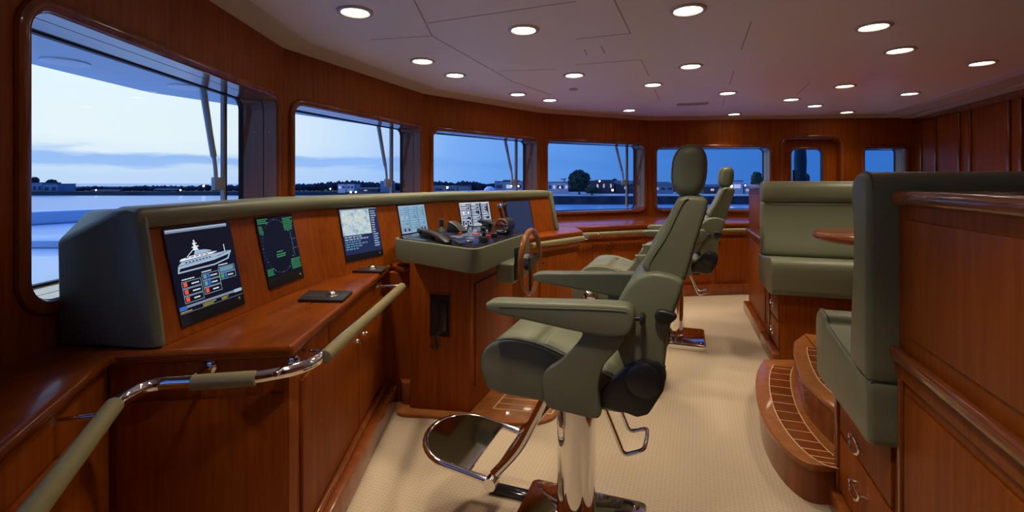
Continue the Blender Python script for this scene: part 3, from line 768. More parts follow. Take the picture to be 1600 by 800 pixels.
handset(G(752, 351, HP), G(782, 357, HP), 'black radio handset lying on the pod behind the throttle')
# gooseneck knob
p = V(G(690, 363, HP)); t = thing('control_lever', 'flat topped black lever beside the hooded display', 'lever', (*p, HP))
b = B(); b.lathe([(.045, 0), (.04, .015), (.02, .03), (.016, .04)], (*p, HP + .003), seg=16); b.build('boot', 'black_rubber', t)
b = B(); b.obox(p - V((.016, 0)), p + V((.016, 0)), .024, HP + .03, HP + .095).bevel(.006, 2); b.build('grip', 'black_plastic', t)
# hooded display
p = V(G(712, 362, HP)); t = thing('hooded_display', 'wedge shaped black hooded display on the pod', 'display', (*p, HP))
d_ = (P2 - P1).normalized()
b = B(); b.profile([(-.06, HP + .003), (-.052, HP + .070), (-.042, HP + .076), (.03, HP + .052), (.095, HP + .010), (.088, HP + .003)], -.035, .035).bevel(.008, 3)
bmesh.ops.transform(b.bm, matrix=Matrix.Translation((*p, 0)) @ Matrix.Rotation(math.atan2(d_.y, d_.x), 4, 'Z'), verts=b.bm.verts[:]); b.build('hood', 'black_plastic', t)
# joystick
p = V(G(756, 379, HP)); t = thing('joystick', 'small black joystick near the pod front corner', 'joystick', (*p, HP))
b = B(); b.lathe([(.03, 0), (.03, .028), (.026, .034), (0, .036)], (*p, HP + .003), seg=18); b.build('joystick_base', 'black_rubber', t)
b = B(); b.lathe([(.014, .03), (.010, .045), (.020, .055), (.012, .066), (.012, .072), (.018, .082), (.012, .092), (0, .094)], (*p, HP + .003), seg=16); b.build('stick', 'black_plastic', t)
p = V(G(763, 372, HP)); t = thing('emergency_button', 'guarded red button just right of the joystick', 'button', (*p, HP))
b = B(); b.lathe([(.02, 0), (.02, .016), (0, .018)], (*p, HP + .003), seg=16); b.build('red_cap', 'red_plastic', t)
b = B(); b.obox(p + V((.012, .022)), p + V((.055, .03)), .03, HP + .003, HP + .028).bevel(.003, 2); b.build('guard', 'black_plastic', t)
# throttle
p = V(G(789, 366, HP)); t = thing('throttle_lever', 'twin chrome and black throttle levers on a drum at pod right', 'throttle', (*p, HP))
ax = A2; axv = V((*A2, 0))
b = B(); b.obox(p - A2 * .05, p + A2 * .05, .09, HP + .003, HP + .045).bevel(.008, 2); b.build('housing', 'black_plastic', t)
b = B(); b.lathe([(.048, -.065), (.052, -.06), (.052, .06), (.048, .065)], (*(p + B2 * 0), HP + .062), axv, 22); b.build('drum', 'black_plastic', t)
b = B(); b.lathe([(.046, -.070), (.050, -.066), (.050, -.064)], (*p, HP + .062), axv, 22); b.lathe([(.020, -.074), (.024, -.070), (.024, -.068)], (*p, HP + .062), axv, 18); b.build('drum_ring', 'chrome', t)
for s in (-.045, .045):
    c0 = p + A2 * s; c1 = c0 - B2 * .02
    b = B(); b.tube([(*c0, HP + .10), (*c1, HP + .185)], .010, 10); lv = b.build('lever', 'black_plastic', t)
    b = B(); b.lathe([(0, -.020), (.014, -.018), (.018, -.006), (.018, .006), (.014, .018), (0, .020)], (*(c1), HP + .195), axv, 14); b.build('knob', 'chrome' if s < 0 else 'black_plastic', lv)
b = B(); b.tube([(*(p - A2 * .04 - B2 * .02), HP + .195), (*(p + A2 * .04 - B2 * .02), HP + .195)], .016, 14); b.build('grip', 'black_plastic', t)

# steering wheel
wc = V((.112, 2.905)); wz = .916; hub = V((*wc, wz)); axw = V((*B2, 0))
t = thing('steering_wheel', 'wooden rimmed steering wheel with black hub on the pod', 'steering wheel', (*wc, wz))
q = V((0, 0, 1)).rotation_difference(axw)
b = B(); R = .188; b.tube([hub + q @ V((R * math.cos(2 * math.pi * k / 40), R * math.sin(2 * math.pi * k / 40), 0)) for k in range(40)], .0165, 12, closed=True); b.build('rim', 'wheel_wood', t)
b = B(); b.lathe([(.03, -.085), (.032, -.04), (.05, -.03), (.055, .0), (.045, .012), (0, .014)], hub, axw, 20); b.build('hub', 'black_plastic', t)
for a in (0, 95, 265):
    u = V((0, 0, -1)); v_ = V((*A2, 0)); dv = u * math.cos(math.radians(a)) + v_ * math.sin(math.radians(a))
    b = B(); b.tube([hub + dv * .03, hub + dv * (R - .008)], .016, 8, r2=.007, up=axw); b.build('spoke', 'black_plastic', t)

# phone recess in the pedestal
pd = (PED[1] - PED[0]).normalized(); pn = V((pd.y, -pd.x)); pn = pn if pn.y < 0 else -pn
def pp(px): k = (px - CX) / FOC; s = (k * PED[0].y - PED[0].x) / (pd.x - k * pd.y); return PED[0] + pd * s
ra, rb = pp(703), pp(673)
zt_, zb_ = EYE - (460 - HZ) * 2.89 / FOC, EYE - (525 - HZ) * 2.89 / FOC
t = thing('phone_niche', 'dark niche holding a hanging handset in the helm pedestal', 'niche', (*((ra + rb) / 2), zb_))
b = B(); b.obox(ra, rb, .01, zb_, zt_, side=0); b.build('niche_back', 'dark_gap', t)
b = B(); fr0, fr1 = ra + pn * .003, rb + pn * .003
for z0_, z1_ in ((zb_ - .008, zb_), (zt_, zt_ + .008)): b.obox(fr0, fr1, .016, z0_, z1_)
b.obox(fr0 - pd * .006, fr0, .016, zb_ - .008, zt_ + .008); b.obox(fr1, fr1 + pd * .006, .016, zb_ - .008, zt_ + .008); b.build('niche_frame', 'cherry_edge', t)
hm = pp(694) + pn * .022
t = thing('wall_handset', 'black handset with curly cord hanging on the pedestal niche', 'handset', (*hm, zb_))
b = B(); b.obox(hm + pd * .021, hm - pd * .021, .032, zb_ + .035, zt_ - .045).bevel(.008, 3); b.build('handset_body', 'black_plastic', t)
b = B(); hx = lambda px, py: (*(pp(px) + pn * .02), EYE - (py - HZ) * 2.87 / FOC)
b.tube(spline([hx(692, 515), hx(686, 522), hx(682, 528), hx(684, 534), hx(687, 540), hx(684, 546), hx(677, 544), hx(675, 540)], 5, False), .006, 8); b.build('cord', 'black_rubber', t)

# wooden step plate round the helm
t = thing('helm_platform', 'teak floor plate with pale inlay lines around the helm pedestal', 'platform', (-.1, 3.0, 0))
plat = fillet([(-.70, 3.05, 0), (-.71, 2.855, 0), (-.41, 2.825, 0), (.08, 2.735, 0), (.24, 2.79, 0), (.50, 3.45, 0), (.30, 3.9, 0), (-.3, 3.8, 0)], .09, 5)
b = B(); b.prism([(p.x, p.y) for p in plat], .0, .021).bevel(.004, 2); b.build('plate', 'teak', t)
i0 = V(G(769, 640, .02)); i1 = V(G(792, 617, .02)); i2 = V(G(850, 628, .02)); i3 = V(G(860, 640, .02)); i3 = i0 + (i2 - i1) * 1.25
ii = [V((-.115, 2.92)), V((.02, 3.28)), V((.38, 3.20)), V((.235, 2.85))]
b = B()
for k in range(4): b.obox(ii[k], ii[(k + 1) % 4], .008, .0205, .0222)
for f_ in (.2, .4, .6, .8): b.obox(ii[0].lerp(ii[1], f_), ii[3].lerp(ii[2], f_), .006, .0205, .0222)
b.build('inlay', 'inlay_line', t)

# ------------------------------------------------------------------ counter right of the pod
H4C = .93
E0, E1 = V((.12, 4.0)), V((.684, 4.58))
b = B(); tp = fillet([(-.12, 4.20, 0), (.12, 4.0, 0), (.684, 4.58, 0), (.66, 5.02, 0), (.40, 5.30, 0), (-.20, 4.62, 0)], .05, 4)
b.prism([(p.x, p.y) for p in tp], H4C - .042, H4C).bevel(.016, 4, 40); o = b.build('worktop', 'cherry_flat'); tag(o, 'short pointed cherry worktop right of the steering wheel', 'worktop')
ed = (E1 - E0).normalized(); en = V((ed.y, -ed.x))
t = thing('base_cabinet', 'lit orange cherry cabinet with one door right of the steering wheel', 'cabinet', (.4, 4.6, 0), 'cabinets under the worktop')
F0, F1 = E0 - en * .03, E1 - en * .03 - ed * .03
b = B(); b.prism([F0, F1, (.60, 4.98), (.38, 5.2), (-.15, 4.60)], 0, H4C - .043); b.build('body', 'cherry', t)
b = B(); b.obox(F0 + ed * .20, F1 - ed * .045, .014, .14, .74, side=-1).bevel(.004, 2); dr = b.build('door', 'cherry', t)
b = B(); q = F0 + ed * .235 + en * .014; b.lathe([(.011, 0), (.011, .003), (.005, .004), (0, .004)], (*q, .69), (*en, 0), 14); b.build('latch', 'bronze_knob', dr)
b = B(); b.obox(F0, F1, .03, 0, .12, side=-1).bevel(.008, 2); b.build('plinth', 'cherry_trim', t)
b = B(); b.obox(F0, F1, .02, .79, .815, side=-1).bevel(.006, 2); b.build('moulding', 'cherry_trim', t)
t = thing('handrail', 'short leather handrail with chrome end right of the steering wheel', 'handrail', (.5, 4.4, .84))
r0, r1 = E0 + en * .055, E1 + en * .055
b = B(); b.tube(fillet([(*r0, .872), (*r1, .872), (*(r1 - en * .10 + ed * .02), .872)], .05, 6), .019, 14); b.build('rail_tube', 'chrome', t)
sleeve(t, (*r0, .872), (*(r0.lerp(r1, .90)), .872))

# far counter
HF = .89
K = [V((.66, 5.33)), V((.947, 5.464)), V((1.61, 5.75)), V((2.886, 5.93)), V((3.35, 5.90))]
t3 = [C34 + V((.15, -.2)), V((3.35, 7.0))]
b = B(); b.prism([*K, V((3.35, 7.055)), C45 + V((-.02, -.02)), C34 + V((.015, -.02)), V((.36, 5.50))], HF - .05, HF).bevel(.016, 3, 8); o = b.build('worktop', 'cherry_flat')
tag(o, 'long cherry worktop under the two far windows', 'worktop')
t = thing('base_cabinet', 'long far cherry cabinet beneath the side windows with paired knobs', 'cabinet', (2, 6.3, 0), 'cabinets under the worktop')
Kb = [p + V((-.03, .06)) for p in K]; Kb[4].x = 3.33; Kb[0] = V((.70, 5.44))
b = B(); b.prism([*Kb, V((3.33, 7.03)), C45 + V((-.03, -.04)), C34 + V((.02, -.04)), V((.38, 5.62))], 0, HF - .051); b.build('body', 'cherry', t)
def along(px, i):
    p, q = Kb[i], Kb[i + 1]; k = (px - CX) / FOC; d_ = q - p; return p + d_ * ((k * p.y - p.x) / (d_.x - k * d_.y))
for i, x0, x1, kn in ((1, 925, 951, 948), (1, 954, 1002, 958), (2, 1012, 1060, 1055), (2, 1063, 1112, 1068), (2, 1118, 1172, 1122)):
    p, q = along(x0, i), along(x1, i); b = B(); b.obox(p, q, .014, .17, .70, side=-1).bevel(.004, 2); dr = b.build('door', 'cherry', t)
    kk = along(kn, i); kn_ = nrm(Kb[i], Kb[i + 1])
    b = B(); b.lathe([(.018, 0), (.02, .004), (.014, .016), (0, .018)], (*(kk + kn_ * .014), .64), (*kn_, 0), 12); b.build('knob', 'bronze_knob', dr)
b = B()
for i in range(0, 4): b.obox(Kb[i], Kb[i + 1], .035, 0, .13, side=-1)
b.bevel(.008, 2); b.build('plinth', 'cherry_trim', t)
b = B()
for i in range(0, 4): b.obox(Kb[i], Kb[i + 1], .028, .745, .775, side=-1)
b.bevel(.006, 2); b.build('moulding', 'cherry_trim', t)
t = thing('handrail', 'far leather handrail running under the side window worktop', 'handrail', (1.8, 5.7, .81))
kr = [p + nrm(K[max(0, i - 1)], K[min(4, max(0, i - 1) + 1)]) * .05 for i, p in enumerate(K)]
b = B(); b.tube([(*p, .81) for p in kr], .017, 12); b.build('rail_tube', 'chrome', t)
for i in range(4):
    b = B(); b.tube([(*kr[i].lerp(kr[i + 1], .01), .81), (*kr[i].lerp(kr[i + 1], .99), .81)], .023, 12); b.build('leather_sleeve', 'rail_leather', t)
    kq = kr[i].lerp(kr[i + 1], .5); bracket(t, kq, -nrm(K[i], K[i + 1]), .09, .81)

# ------------------------------------------------------------------ helm chairs (local: x forward, y towards the near arm, z up)
def flip(L, s): return [(x, s * y, z) for x, y, z in L]
def make_chair(label):
    t = thing('helm_chair', label, 'helm chair', (0, 0, 0), 'helm chairs', world=False)
    P = lambda b, n, m, par=t: b.build(n, m, par, world=False)
    b = B(); b.prism(rrect(-.25, .25, -.25, .25, .03, 4), 0.0, .05).bevel(.006, 2, 60); bp = P(b, 'base_plate', 'chrome')
    for sx in (-.21, .21):
        for sy in (-.21, .21):
            b = B(); b.lathe([(.012, 0), (.012, .006), (.008, .010), (0, .010)], (sx, sy, .05), seg=10); P(b, 'bolt', 'chrome', bp)
    b = B(); b.lathe([(.092, .05), (.092, .062), (.078, .068), (.075, .07), (.075, .60), (.085, .602), (.085, .625)], seg=32); P(b, 'column', 'chrome')
    for s in (-1, 1):
        b = B(); b.box(.245, .43, s * .17 - .025, s * .17 + .025, 0, .03).bevel(.006, 2); P(b, 'slide_rail', 'black_gloss')
    b = B(); b.box(-.2, .25, -.2, .2, .622, .645).bevel(.004, 2); P(b, 'seat_pan', 'black_plastic')
    # seat
    sp = spline([V(p) for p in ((.245, .645), (.283, .675), (.298, .73), (.288, .785), (.245, .822), (.18, .836), (.125, .833), (.098, .812), (.072, .826), (.02, .812), (-.08, .775), (-.19, .742), (-.215, .70), (-.20, .65), (-.1, .642), (.1, .640))], 4)
    b = B(); b.profile([(p.x, p.y) for p in sp], -.20, .20).bevel(.012, 2, 50); P(b, 'seat_cushion', 'green_leather')
    sb = spline([V(p) for p in ((.245, .645), (.284, .675), (.299, .73), (.289, .786), (.245, .824), (.18, .838), (.10, .833), (.03, .815), (-.06, .784), (-.16, .752), (-.21, .70), (-.20, .65), (-.1, .640), (.1, .638))], 4)
    for s in (-1, 1):
        b = B(); b.profile([(p.x, p.y) for p in sb], s * .198, s * .248).bevel(.014, 3, 50); bo_ = P(b, 'side_bolster', 'green_leather')
        b = B(); pts = [(p.x, s * .234, p.y - .001) for p in sb[6:42]]; b.tube(pts, .0045, 6); P(b, 'piping', 'piping', bo_)
    # back
    lb = spline([V(p) for p in ((-.208, .80), (-.180, .88), (-.180, .97), (-.212, 1.045), (-.258, 1.092), (-.315, 1.108), (-.385, 1.092), (-.392, 1.06), (-.365, .975), (-.342, .88), (-.337, .80), (-.305, .752), (-.26, .738), (-.228, .752))], 4)
    b = B(); b.profile([(p.x, p.y) for p in lb], -.245, .245).bevel(.030, 4, 45); lbo = P(b, 'lower_backrest', 'green_leather')
    for s in (-1, 1):
        b = B(); pts = [(p.x - .012, s * .228, p.y - .004) for p in lb[4:22]]; b.tube(pts, .0035, 6); P(b, 'piping', 'piping', lbo)
    ub = spline([V(p) for p in ((-.268, 1.135), (-.282, 1.10), (-.33, 1.088), (-.392, 1.08), (-.408, 1.11), (-.432, 1.20), (-.465, 1.31), (-.463, 1.345), (-.43, 1.353), (-.388, 1.35), (-.366, 1.325), (-.318, 1.22))], 4)
    b = B(); b.profile([(p.x, p.y) for p in ub], -.205, .205).bevel(.030, 4, 45); ubo = P(b, 'upper_backrest', 'green_leather')
    for s in (-1, 1):
        fr_ = ub[36:] + ub[:6]
        b = B(); b.tube([(p.x - .022, s * .206, p.y - .004) for p in fr_], .003, 6); P(b, 'stitching', 'piping', ubo)
    hr_ = []
    for k in range(28):
        a = 2 * math.pi * k / 28; cx_, cz_ = math.copysign(abs(math.cos(a)) ** .78, math.cos(a)), math.copysign(abs(math.sin(a)) ** .78, math.sin(a))
        hr_.append((-.412 + .058 * cx_ - .06 * (.09 * cz_), 1.438 + .089 * cz_))
    b = B(); b.profile(hr_, -.135, .135).bevel(.036, 5, 45); ho = P(b, 'headrest', 'green_leather')
    b = B(); b.tube([(-.412 + (x + .412) * .93, .117, 1.438 + (z - 1.438) * .95) for x, z in hr_], .003, 6, closed=True); P(b, 'piping', 'piping', ho)
    for s in (-.05, .05):
        b = B(); b.tube([(-.42, s, 1.33), (-.418, s, 1.38)], .008, 10); P(b, 'headrest_post', 'chrome')
    # arms
    ap = spline([V(p) for p in ((.252, .966), (.232, .986), (.1, .995), (-.18, 1.011), (-.238, 1.004), (-.25, .965), (-.235, .925), (-.18, .908), (-.08, .912), (.08, .930), (.225, .946))], 3)
    su = spline([V(p) for p in ((-.08, .925), (-.085, .90), (-.055, .855), (-.01, .805), (.045, .76), (.05, .70), (.035, .645), (-.04, .636), (-.135, .634), (-.137, .68), (-.135, .74), (-.155, .81), (-.205, .875), (-.215, .925))], 3)
    for s in (1, -1):
        b = B(); b.profile([(p.x, p.y) for p in su], s * .252, s * .292).bevel(.012, 3, 45); P(b, 'arm_support', 'green_leather')
        b = B(); b.profile([(p.x, p.y) for p in ap], s * .232, s * .312).bevel(.018, 4, 45); am = P(b, 'armrest', 'green_leather')
        b = B(); b.tube([(p.x * .985, s * .3115, p.y - .017) for p in ap[4:12]], .003, 6); P(b, 'piping', 'piping', am)
        b = B(); b.lathe([(.007, 0), (.007, .016), (.018, .018), (.022, .026), (.018, .034), (0, .036)], (-.248, s * .275, .965), (-1, 0, 0), 14); P(b, 'adjust_knob', 'black_plastic', am)
        mp = [(-.135, .655), (-.22, .648), (-.255, .640), (-.29, .655), (-.335, .735), (-.345, .785), (-.325, .825), (-.27, .832), (-.22, .80), (-.14, .715)]
        b = B(); b.profile(mp, s * .205, s * .258).bevel(.01, 2, 30); me_ = P(b, 'recliner_cover', 'black_plastic')
        b = B(); b.lathe([(.056, 0), (.054, .010), (.046, .014), (0, .015)], (-.275, s * .256, .765), (0, s, 0), 24); P(b, 'pivot_cap', 'black_plastic', me_)
        kn = spline([V(p) for p in ((-.318, .994), (-.310, .968), (-.330, .948), (-.356, .955), (-.378, .982), (-.350, .994))], 3)
        b = B(); b.profile([(p.x, p.y) for p in kn], s * .242, s * .268).bevel(.009, 3, 45); P(b, 'lumbar_knob', 'black_plastic')
    # swivel lever loop
    b = B(); b.tube(fillet([(-.12, .12, .62), (-.197, .12, .437), (-.265, .12, .468), (-.268, .02, .464), (-.265, -.05, .462), (-.197, -.05, .437), (-.12, -.05, .62)], .022, 5), .0075, 10); P(b, 'lever_loop', 'chrome')
    # footrest
    def lift(bb):
        for v_ in bb.bm.verts: v_.co.z += (v_.co.x - .28) * .14
    arc = [(.475 + .15 * math.sin(a), .185 * math.cos(a)) for a in [math.radians(x) for x in range(0, 181, 12)]]
    b = B(); b.prism([(.37, .185)] + arc + [(.37, -.185)], .282, .292).bevel(.002, 1); lift(b); fo_ = P(b, 'footplate', 'chrome')
    rim = [(.28, .188, .28), (.42, .188, .28)] + [(.475 + .158 * math.sin(math.radians(a)), .190 * math.cos(math.radians(a)), .28) for a in range(0, 181, 12)] + [(.42, -.188, .28), (.28, -.188, .28)]
    b = B(); b.tube(rim, .0135, 12); lift(b); P(b, 'footplate_rim', 'chrome', fo_)
    b = B(); b.tube([(.28, -.20, .28), (.28, .20, .28)], .017, 14); P(b, 'pivot_bar', 'chrome')
    for s in (-1, 1):
        b = B(); b.tube(fillet([(.075, s * .10, .63), (.19, s * .13, .39), (.28, s * .165, .295)], .09, 6), .0175, 14); P(b, 'footrest_leg', 'chrome')
        b = B(); b.tube([(.075, s * .04, .56), (.155, s * .115, .465)], .012, 12); P(b, 'brace', 'chrome')
        b = B(); b.lathe([(.024, -.02), (.024, .02)], (.28, s * .19, .28), (0, 1, 0), 16); P(b, 'pivot_clamp', 'chrome')
    return t
def ground(x, y): return (x, y, 0)
ch = make_chair('nearest green leather helm chair, whole with chrome footrest in the foreground')
ch.location = ground(.25, 1.87); ch.rotation_euler = (0, 0, ROT)
mid = copy_tree(ch, ground(.82, 3.40), ROT, 'middle helm chair mostly hidden behind the nearest chair back')
for o in mid.children:
    if o.name.startswith('armrest'):
        pv = V((-.215, 0, .96)); o.matrix_local = Matrix.Translation(pv) @ Matrix.Rotation(math.radians(-118), 4, 'Y') @ Matrix.Translation(-pv)
far_ = copy_tree(ch, ground(1.44, 4.25), ROT, 'farthest green helm chair, headrest standing alone against the side window')
b = B(); b.profile(rrect(.06, .345, .56, .73, .05, 5), .19, .262).bevel(.012, 3, 45); b.build('seat_side_panel', 'green_leather', mid, world=False)
b = B(); b.box(.165, .26, .260, .266, .60, .70).bevel(.003, 2); k_ = b.build('knob_plate', 'cherry_edge', mid, world=False)
b = B(); b.lathe([(.045, 0), (.045, .03), (.038, .055), (.02, .07), (0, .074)], (.214, .264, .645), (0, 1, 0), 20); b.build('control_dome', 'chrome', mid, world=False)

# ------------------------------------------------------------------ dinette at right
HFL = .36
PA = V((.327, .945)).normalized(); PB = V((PA.y, -PA.x)); Q = V((1.22, 1.513))
def dn(s, r, o=Q): return o + PA * s + PB * r         # s away from the camera, r to the right (aft)
# raised floor
b = B(); b.prism([dn(.64, .16), dn(1.93, .16), dn(1.93, 2.45), dn(.64, 2.75)], 0.001, HFL); o = b.build('floor_platform', 'teak')
tag(o, 'raised wooden floor of the dinette above the steps', 'floor', kind='structure')
# near cabinet behind the settee
t = thing('settee_cabinet', 'large cherry panelled cabinet filling the right foreground', 'cabinet', (*dn(-.6, .5), 0), 'cabinets backing the settees')
b = B(); b.prism([dn(0, 0), dn(0, 1.6), dn(-1.3, 1.6), dn(-1.3, 0)], 0.0, 1.325); b.build('body', 'cherry', t)
b = B(); b.prism(fillet([(*dn(-.6, -.035), 0), (*dn(-.001, -.035), 0), (*dn(-.001, 1.6), 0), (*dn(-1.3, 1.6), 0), (*dn(-1.3, -.035), 0), (*dn(-.61, -.035), 0)], .05, 5) and [p[:2] for p in fillet([(*dn(-.6, -.035), 0), (*dn(-.001, -.035), 0), (*dn(-.001, 1.6), 0), (*dn(-1.3, 1.6), 0), (*dn(-1.3, -.035), 0), (*dn(-.61, -.035), 0)], .05, 5)], 1.326, 1.372).bevel(.020, 4, 40); b.build('cap_rail', 'cherry_edge', t)
b = B(); b.obox(dn(-1.3, 0), dn(-.001, 0), .03, .842, .887, side=1).bevel(.014, 4); b.build('dado_rail', 'cherry_edge', t)
b = B(); b.obox(dn(-1.3, 0), dn(0, 0), .012, .79, .842, side=1).bevel(.006, 2); b.build('dado_moulding', 'cherry', t)
for z0_, z1_ in ((.935, 1.285), (.05, .755)):
    b = B(); b.obox(dn(-1.28, 0), dn(-.055, 0), .008, z0_, z1_, side=1).bevel(.004, 2); b.build('panel', 'cherry', t)
b = B(); b.obox(dn(-.038, 0), dn(-.018, 0), .012, .02, .79, side=1).bevel(.003, 2); b.build('stile', 'cherry_trim', t)
# near settee
t = thing('settee', 'near green leather settee seen from its end above two drawers', 'settee', (*dn(.3, .5), 0), 'dinette settees')
def endprism(bb, prof, r0, r1):                  # profile in (s, z) pushed along PB
    a = [bb.bm.verts.new((*dn(s, r0), z)) for s, z in prof]; c_ = [bb.bm.verts.new((*dn(s, r1), z)) for s, z in prof]; m = len(prof)
    bb.bm.faces.new(a); bb.bm.faces.new(c_[::-1])
    for i in range(m): bb.bm.faces.new((a[i], c_[i], c_[(i + 1) % m], a[(i + 1) % m]))
    return bb
b = B(); b.prism([dn(.005, 0), dn(.60, 0), dn(.60, 1.55), dn(.005, 1.55)], 0.0, .548); b.build('base', 'cherry', t)
pr = spline([V(p) for p in ((.002, .77), (.002, 1.0), (.002, 1.22), (.004, 1.37), (.03, 1.420), (.09, 1.432), (.145, 1.405), (.158, 1.33), (.140, 1.24), (.145, 1.10), (.165, .93), (.175, .80), (.15, .765), (.06, .762))], 3)
b = B(); endprism(b, [(p.x, p.y) for p in pr], -.085, 1.5).bevel(.026, 4, 45); bkc = b.build('back_cushion', 'green_leather', t)
b = B(); b.tube([(*dn(p.x * .96 + .004, -.066), p.y) for p in pr[9:24]], .004, 6); b.build('piping', 'piping', bkc)
ps = spline([V(p) for p in ((.004, .555), (.004, .66), (.006, .752), (.08, .758), (.25, .775), (.42, .80), (.48, .812), (.50, .838), (.56, .850), (.615, .825), (.632, .75), (.62, .63), (.59, .556), (.4, .552), (.15, .552))], 3)
b = B(); endprism(b, [(p.x, p.y) for p in ps], -.082, 1.5).bevel(.022, 4, 45); sc_ = b.build('seat_cushion', 'green_leather', t)
b = B(); b.tube([(*dn(p.x, -.070), p.y + .002) for p in ps[6:32]], .0035, 6); b.build('piping', 'piping', sc_)
def pull(par, c_, wv, z):                        # oval chrome ring pull
    n_ = -PB; b = B(); pts = [(*(c_ + PA * .052 * math.cos(2 * math.pi * k / 24) + n_ * (.016 + .006 * abs(math.sin(2 * math.pi * k / 24)))), z + .030 * math.sin(2 * math.pi * k / 24)) for k in range(24)]
    b.tube(pts, .0045, 8, closed=True)
    for s in (-1, 1): b.tube([(*(c_ + PA * s * .052), z), (*(c_ + PA * s * .052 + n_ * .016), z)], .005, 8)
    b.build('pull', 'chrome', par)
for z0_, z1_, zc in ((.35, .545, .408), (.10, .338, .237)):
    b = B(); b.obox(dn(.03, 0), dn(.54, 0), .012, z0_, z1_, side=1).bevel(.003, 2); dr = b.build('drawer', 'cherry', t)
    pull(dr, dn(.313, -.012), 0, zc)
b = B(); b.obox(dn(.555, 0), dn(.595, 0), .02, .02, .545, side=1).bevel(.004, 2); b.build('stile', 'cherry_trim', t)
b = B(); b.obox(dn(0, 0), dn(.60, 0), .045, 0, .085, side=1).bevel(.008, 2); b.build('plinth', 'cherry_trim', t)

# far settee and its cabinet
QF = V((2.024, 3.615))
def df(s, r): return QF + PA * s + PB * r
t = thing('settee', 'far green leather settee facing the viewpoint behind the table', 'settee', (*df(.3, .6), 0), 'dinette settees')
def endprism2(bb, prof, r0, r1):
    a = [bb.bm.verts.new((*df(s, r0), z)) for s, z in prof]; c_ = [bb.bm.verts.new((*df(s, r1), z)) for s, z in prof]; m = len(prof)
    bb.bm.faces.new(a); bb.bm.faces.new(c_[::-1])
    for i in range(m): bb.bm.faces.new((a[i], c_[i], c_[(i + 1) % m], a[(i + 1) % m]))
    return bb
b = B(); b.prism([df(0, 0), df(.58, 0), df(.58, 2.0), df(0, 2.0)], 0, .545); b.build('base', 'cherry', t)
ps = spline([V(p) for p in ((-.055, .56), (-.075, .64), (-.078, .76), (-.055, .815), (.0, .828), (.12, .812), (.3, .79), (.50, .78), (.55, .77), (.56, .66), (.55, .556), (.3, .55), (.1, .55))], 3)
b = B(); endprism2(b, [(p.x, p.y) for p in ps], -.075, 2.0).bevel(.022, 4, 45); b.build('seat_cushion', 'green_leather', t)
pr = spline([V(p) for p in ((.38, .80), (.42, .95), (.455, 1.12), (.46, 1.22), (.50, 1.235), (.56, 1.235), (.585, 1.1), (.585, .9), (.575, .785), (.47, .785))], 3)
b = B(); endprism2(b, [(p.x, p.y) for p in pr], -.06, 2.0).bevel(.02, 4, 45); b.build('back_cushion', 'green_leather', t)
pr = spline([V(p) for p in ((.452, 1.235), (.432, 1.30), (.445, 1.375), (.50, 1.402), (.56, 1.398), (.588, 1.35), (.588, 1.26), (.54, 1.228))], 3)
b = B(); endprism2(b, [(p.x, p.y) for p in pr], -.06, 2.0).bevel(.02, 4, 45); b.build('head_roll', 'green_leather', t)
for z0_, z1_, zc in ((.34, .535, .44), (.13, .325, .23)):
    b = B(); b.obox(df(.03, 0), df(.36, 0), .012, z0_, z1_, side=1).bevel(.003, 2); dr = b.build('drawer', 'cherry', t)
    n_ = -PB; c_ = df(.19, -.012); bb = B()
    pts = [(*(c_ + PA * .052 * math.cos(2 * math.pi * k / 20) + n_ * .018), zc + .028 * math.sin(2 * math.pi * k / 20)) for k in range(20)]
    bb.tube(pts, .0045, 8, closed=True)
    for s in (-1, 1): bb.tube([(*(c_ + PA * s * .052), zc), (*(c_ + PA * s * .052 + n_ * .018), zc)], .005, 8)
    bb.build('pull', 'chrome', dr)
b = B(); b.obox(df(.38, 0), df(.40, 0), .02, .02, .545, side=1).bevel(.004, 2); b.build('stile', 'cherry_trim', t)
b = B(); b.obox(df(0, 0), df(.58, 0), .055, 0, .10, side=1).bevel(.01, 2); b.build('plinth', 'cherry_trim', t)
t = thing('settee_cabinet', 'far cherry cabinet behind the far settee, catching bluish window light', 'cabinet', (*df(1.1, .5), 0), 'cabinets backing the settees')
b = B(); b.prism([df(.592, 0), df(1.72, 0), df(1.72, 2.0), df(.592, 2.0)], 0, 1.325); b.build('body', 'cherry', t)
b = B(); b.prism([df(.60, -.035), df(1.745, -.035), df(1.745, 2.0), df(.60, 2.0)], 1.326, 1.372).bevel(.020, 4); b.build('cap_rail', 'cherry_edge', t)
b = B(); b.obox(df(.592, 0), df(1.73, 0), .03, .85, .893, side=1).bevel(.014, 4); b.build('dado_rail', 'cherry_edge', t)
b = B(); b.obox(df(.592, 0), df(1.72, 0), .055, 0, .10, side=1).bevel(.01, 2); b.build('plinth', 'cherry_trim', t)
for z0_, z1_ in ((.94, 1.28), (.15, .80)):
    b = B(); b.obox(df(.65, 0), df(1.66, 0), .008, z0_, z1_, side=1).bevel(.004, 2); b.build('panel', 'cherry', t)

# table
tc_ = V((2.16, 2.70)); t = thing('dinette_table', 'round edged cherry table between the two settees', 'table', (*tc_, HFL))
b = B(); el = [tc_ + PA * .40 * math.cos(2 * math.pi * k / 48) + PB * .40 * math.sin(2 * math.pi * k / 48) for k in range(48)]
b.prism(el, 1.062, 1.105).bevel(.018, 4, 40); b.build('tabletop', 'cherry_edge', t)
b = B(); b.lathe([(.17, HFL + .001), (.17, HFL + .02), (.06, HFL + .05), (.045, HFL + .1), (.045, 1.0), (.10, 1.04), (.12, 1.061)], (*tc_, 0), seg=24); b.build('table_leg', 'cherry_trim', t)

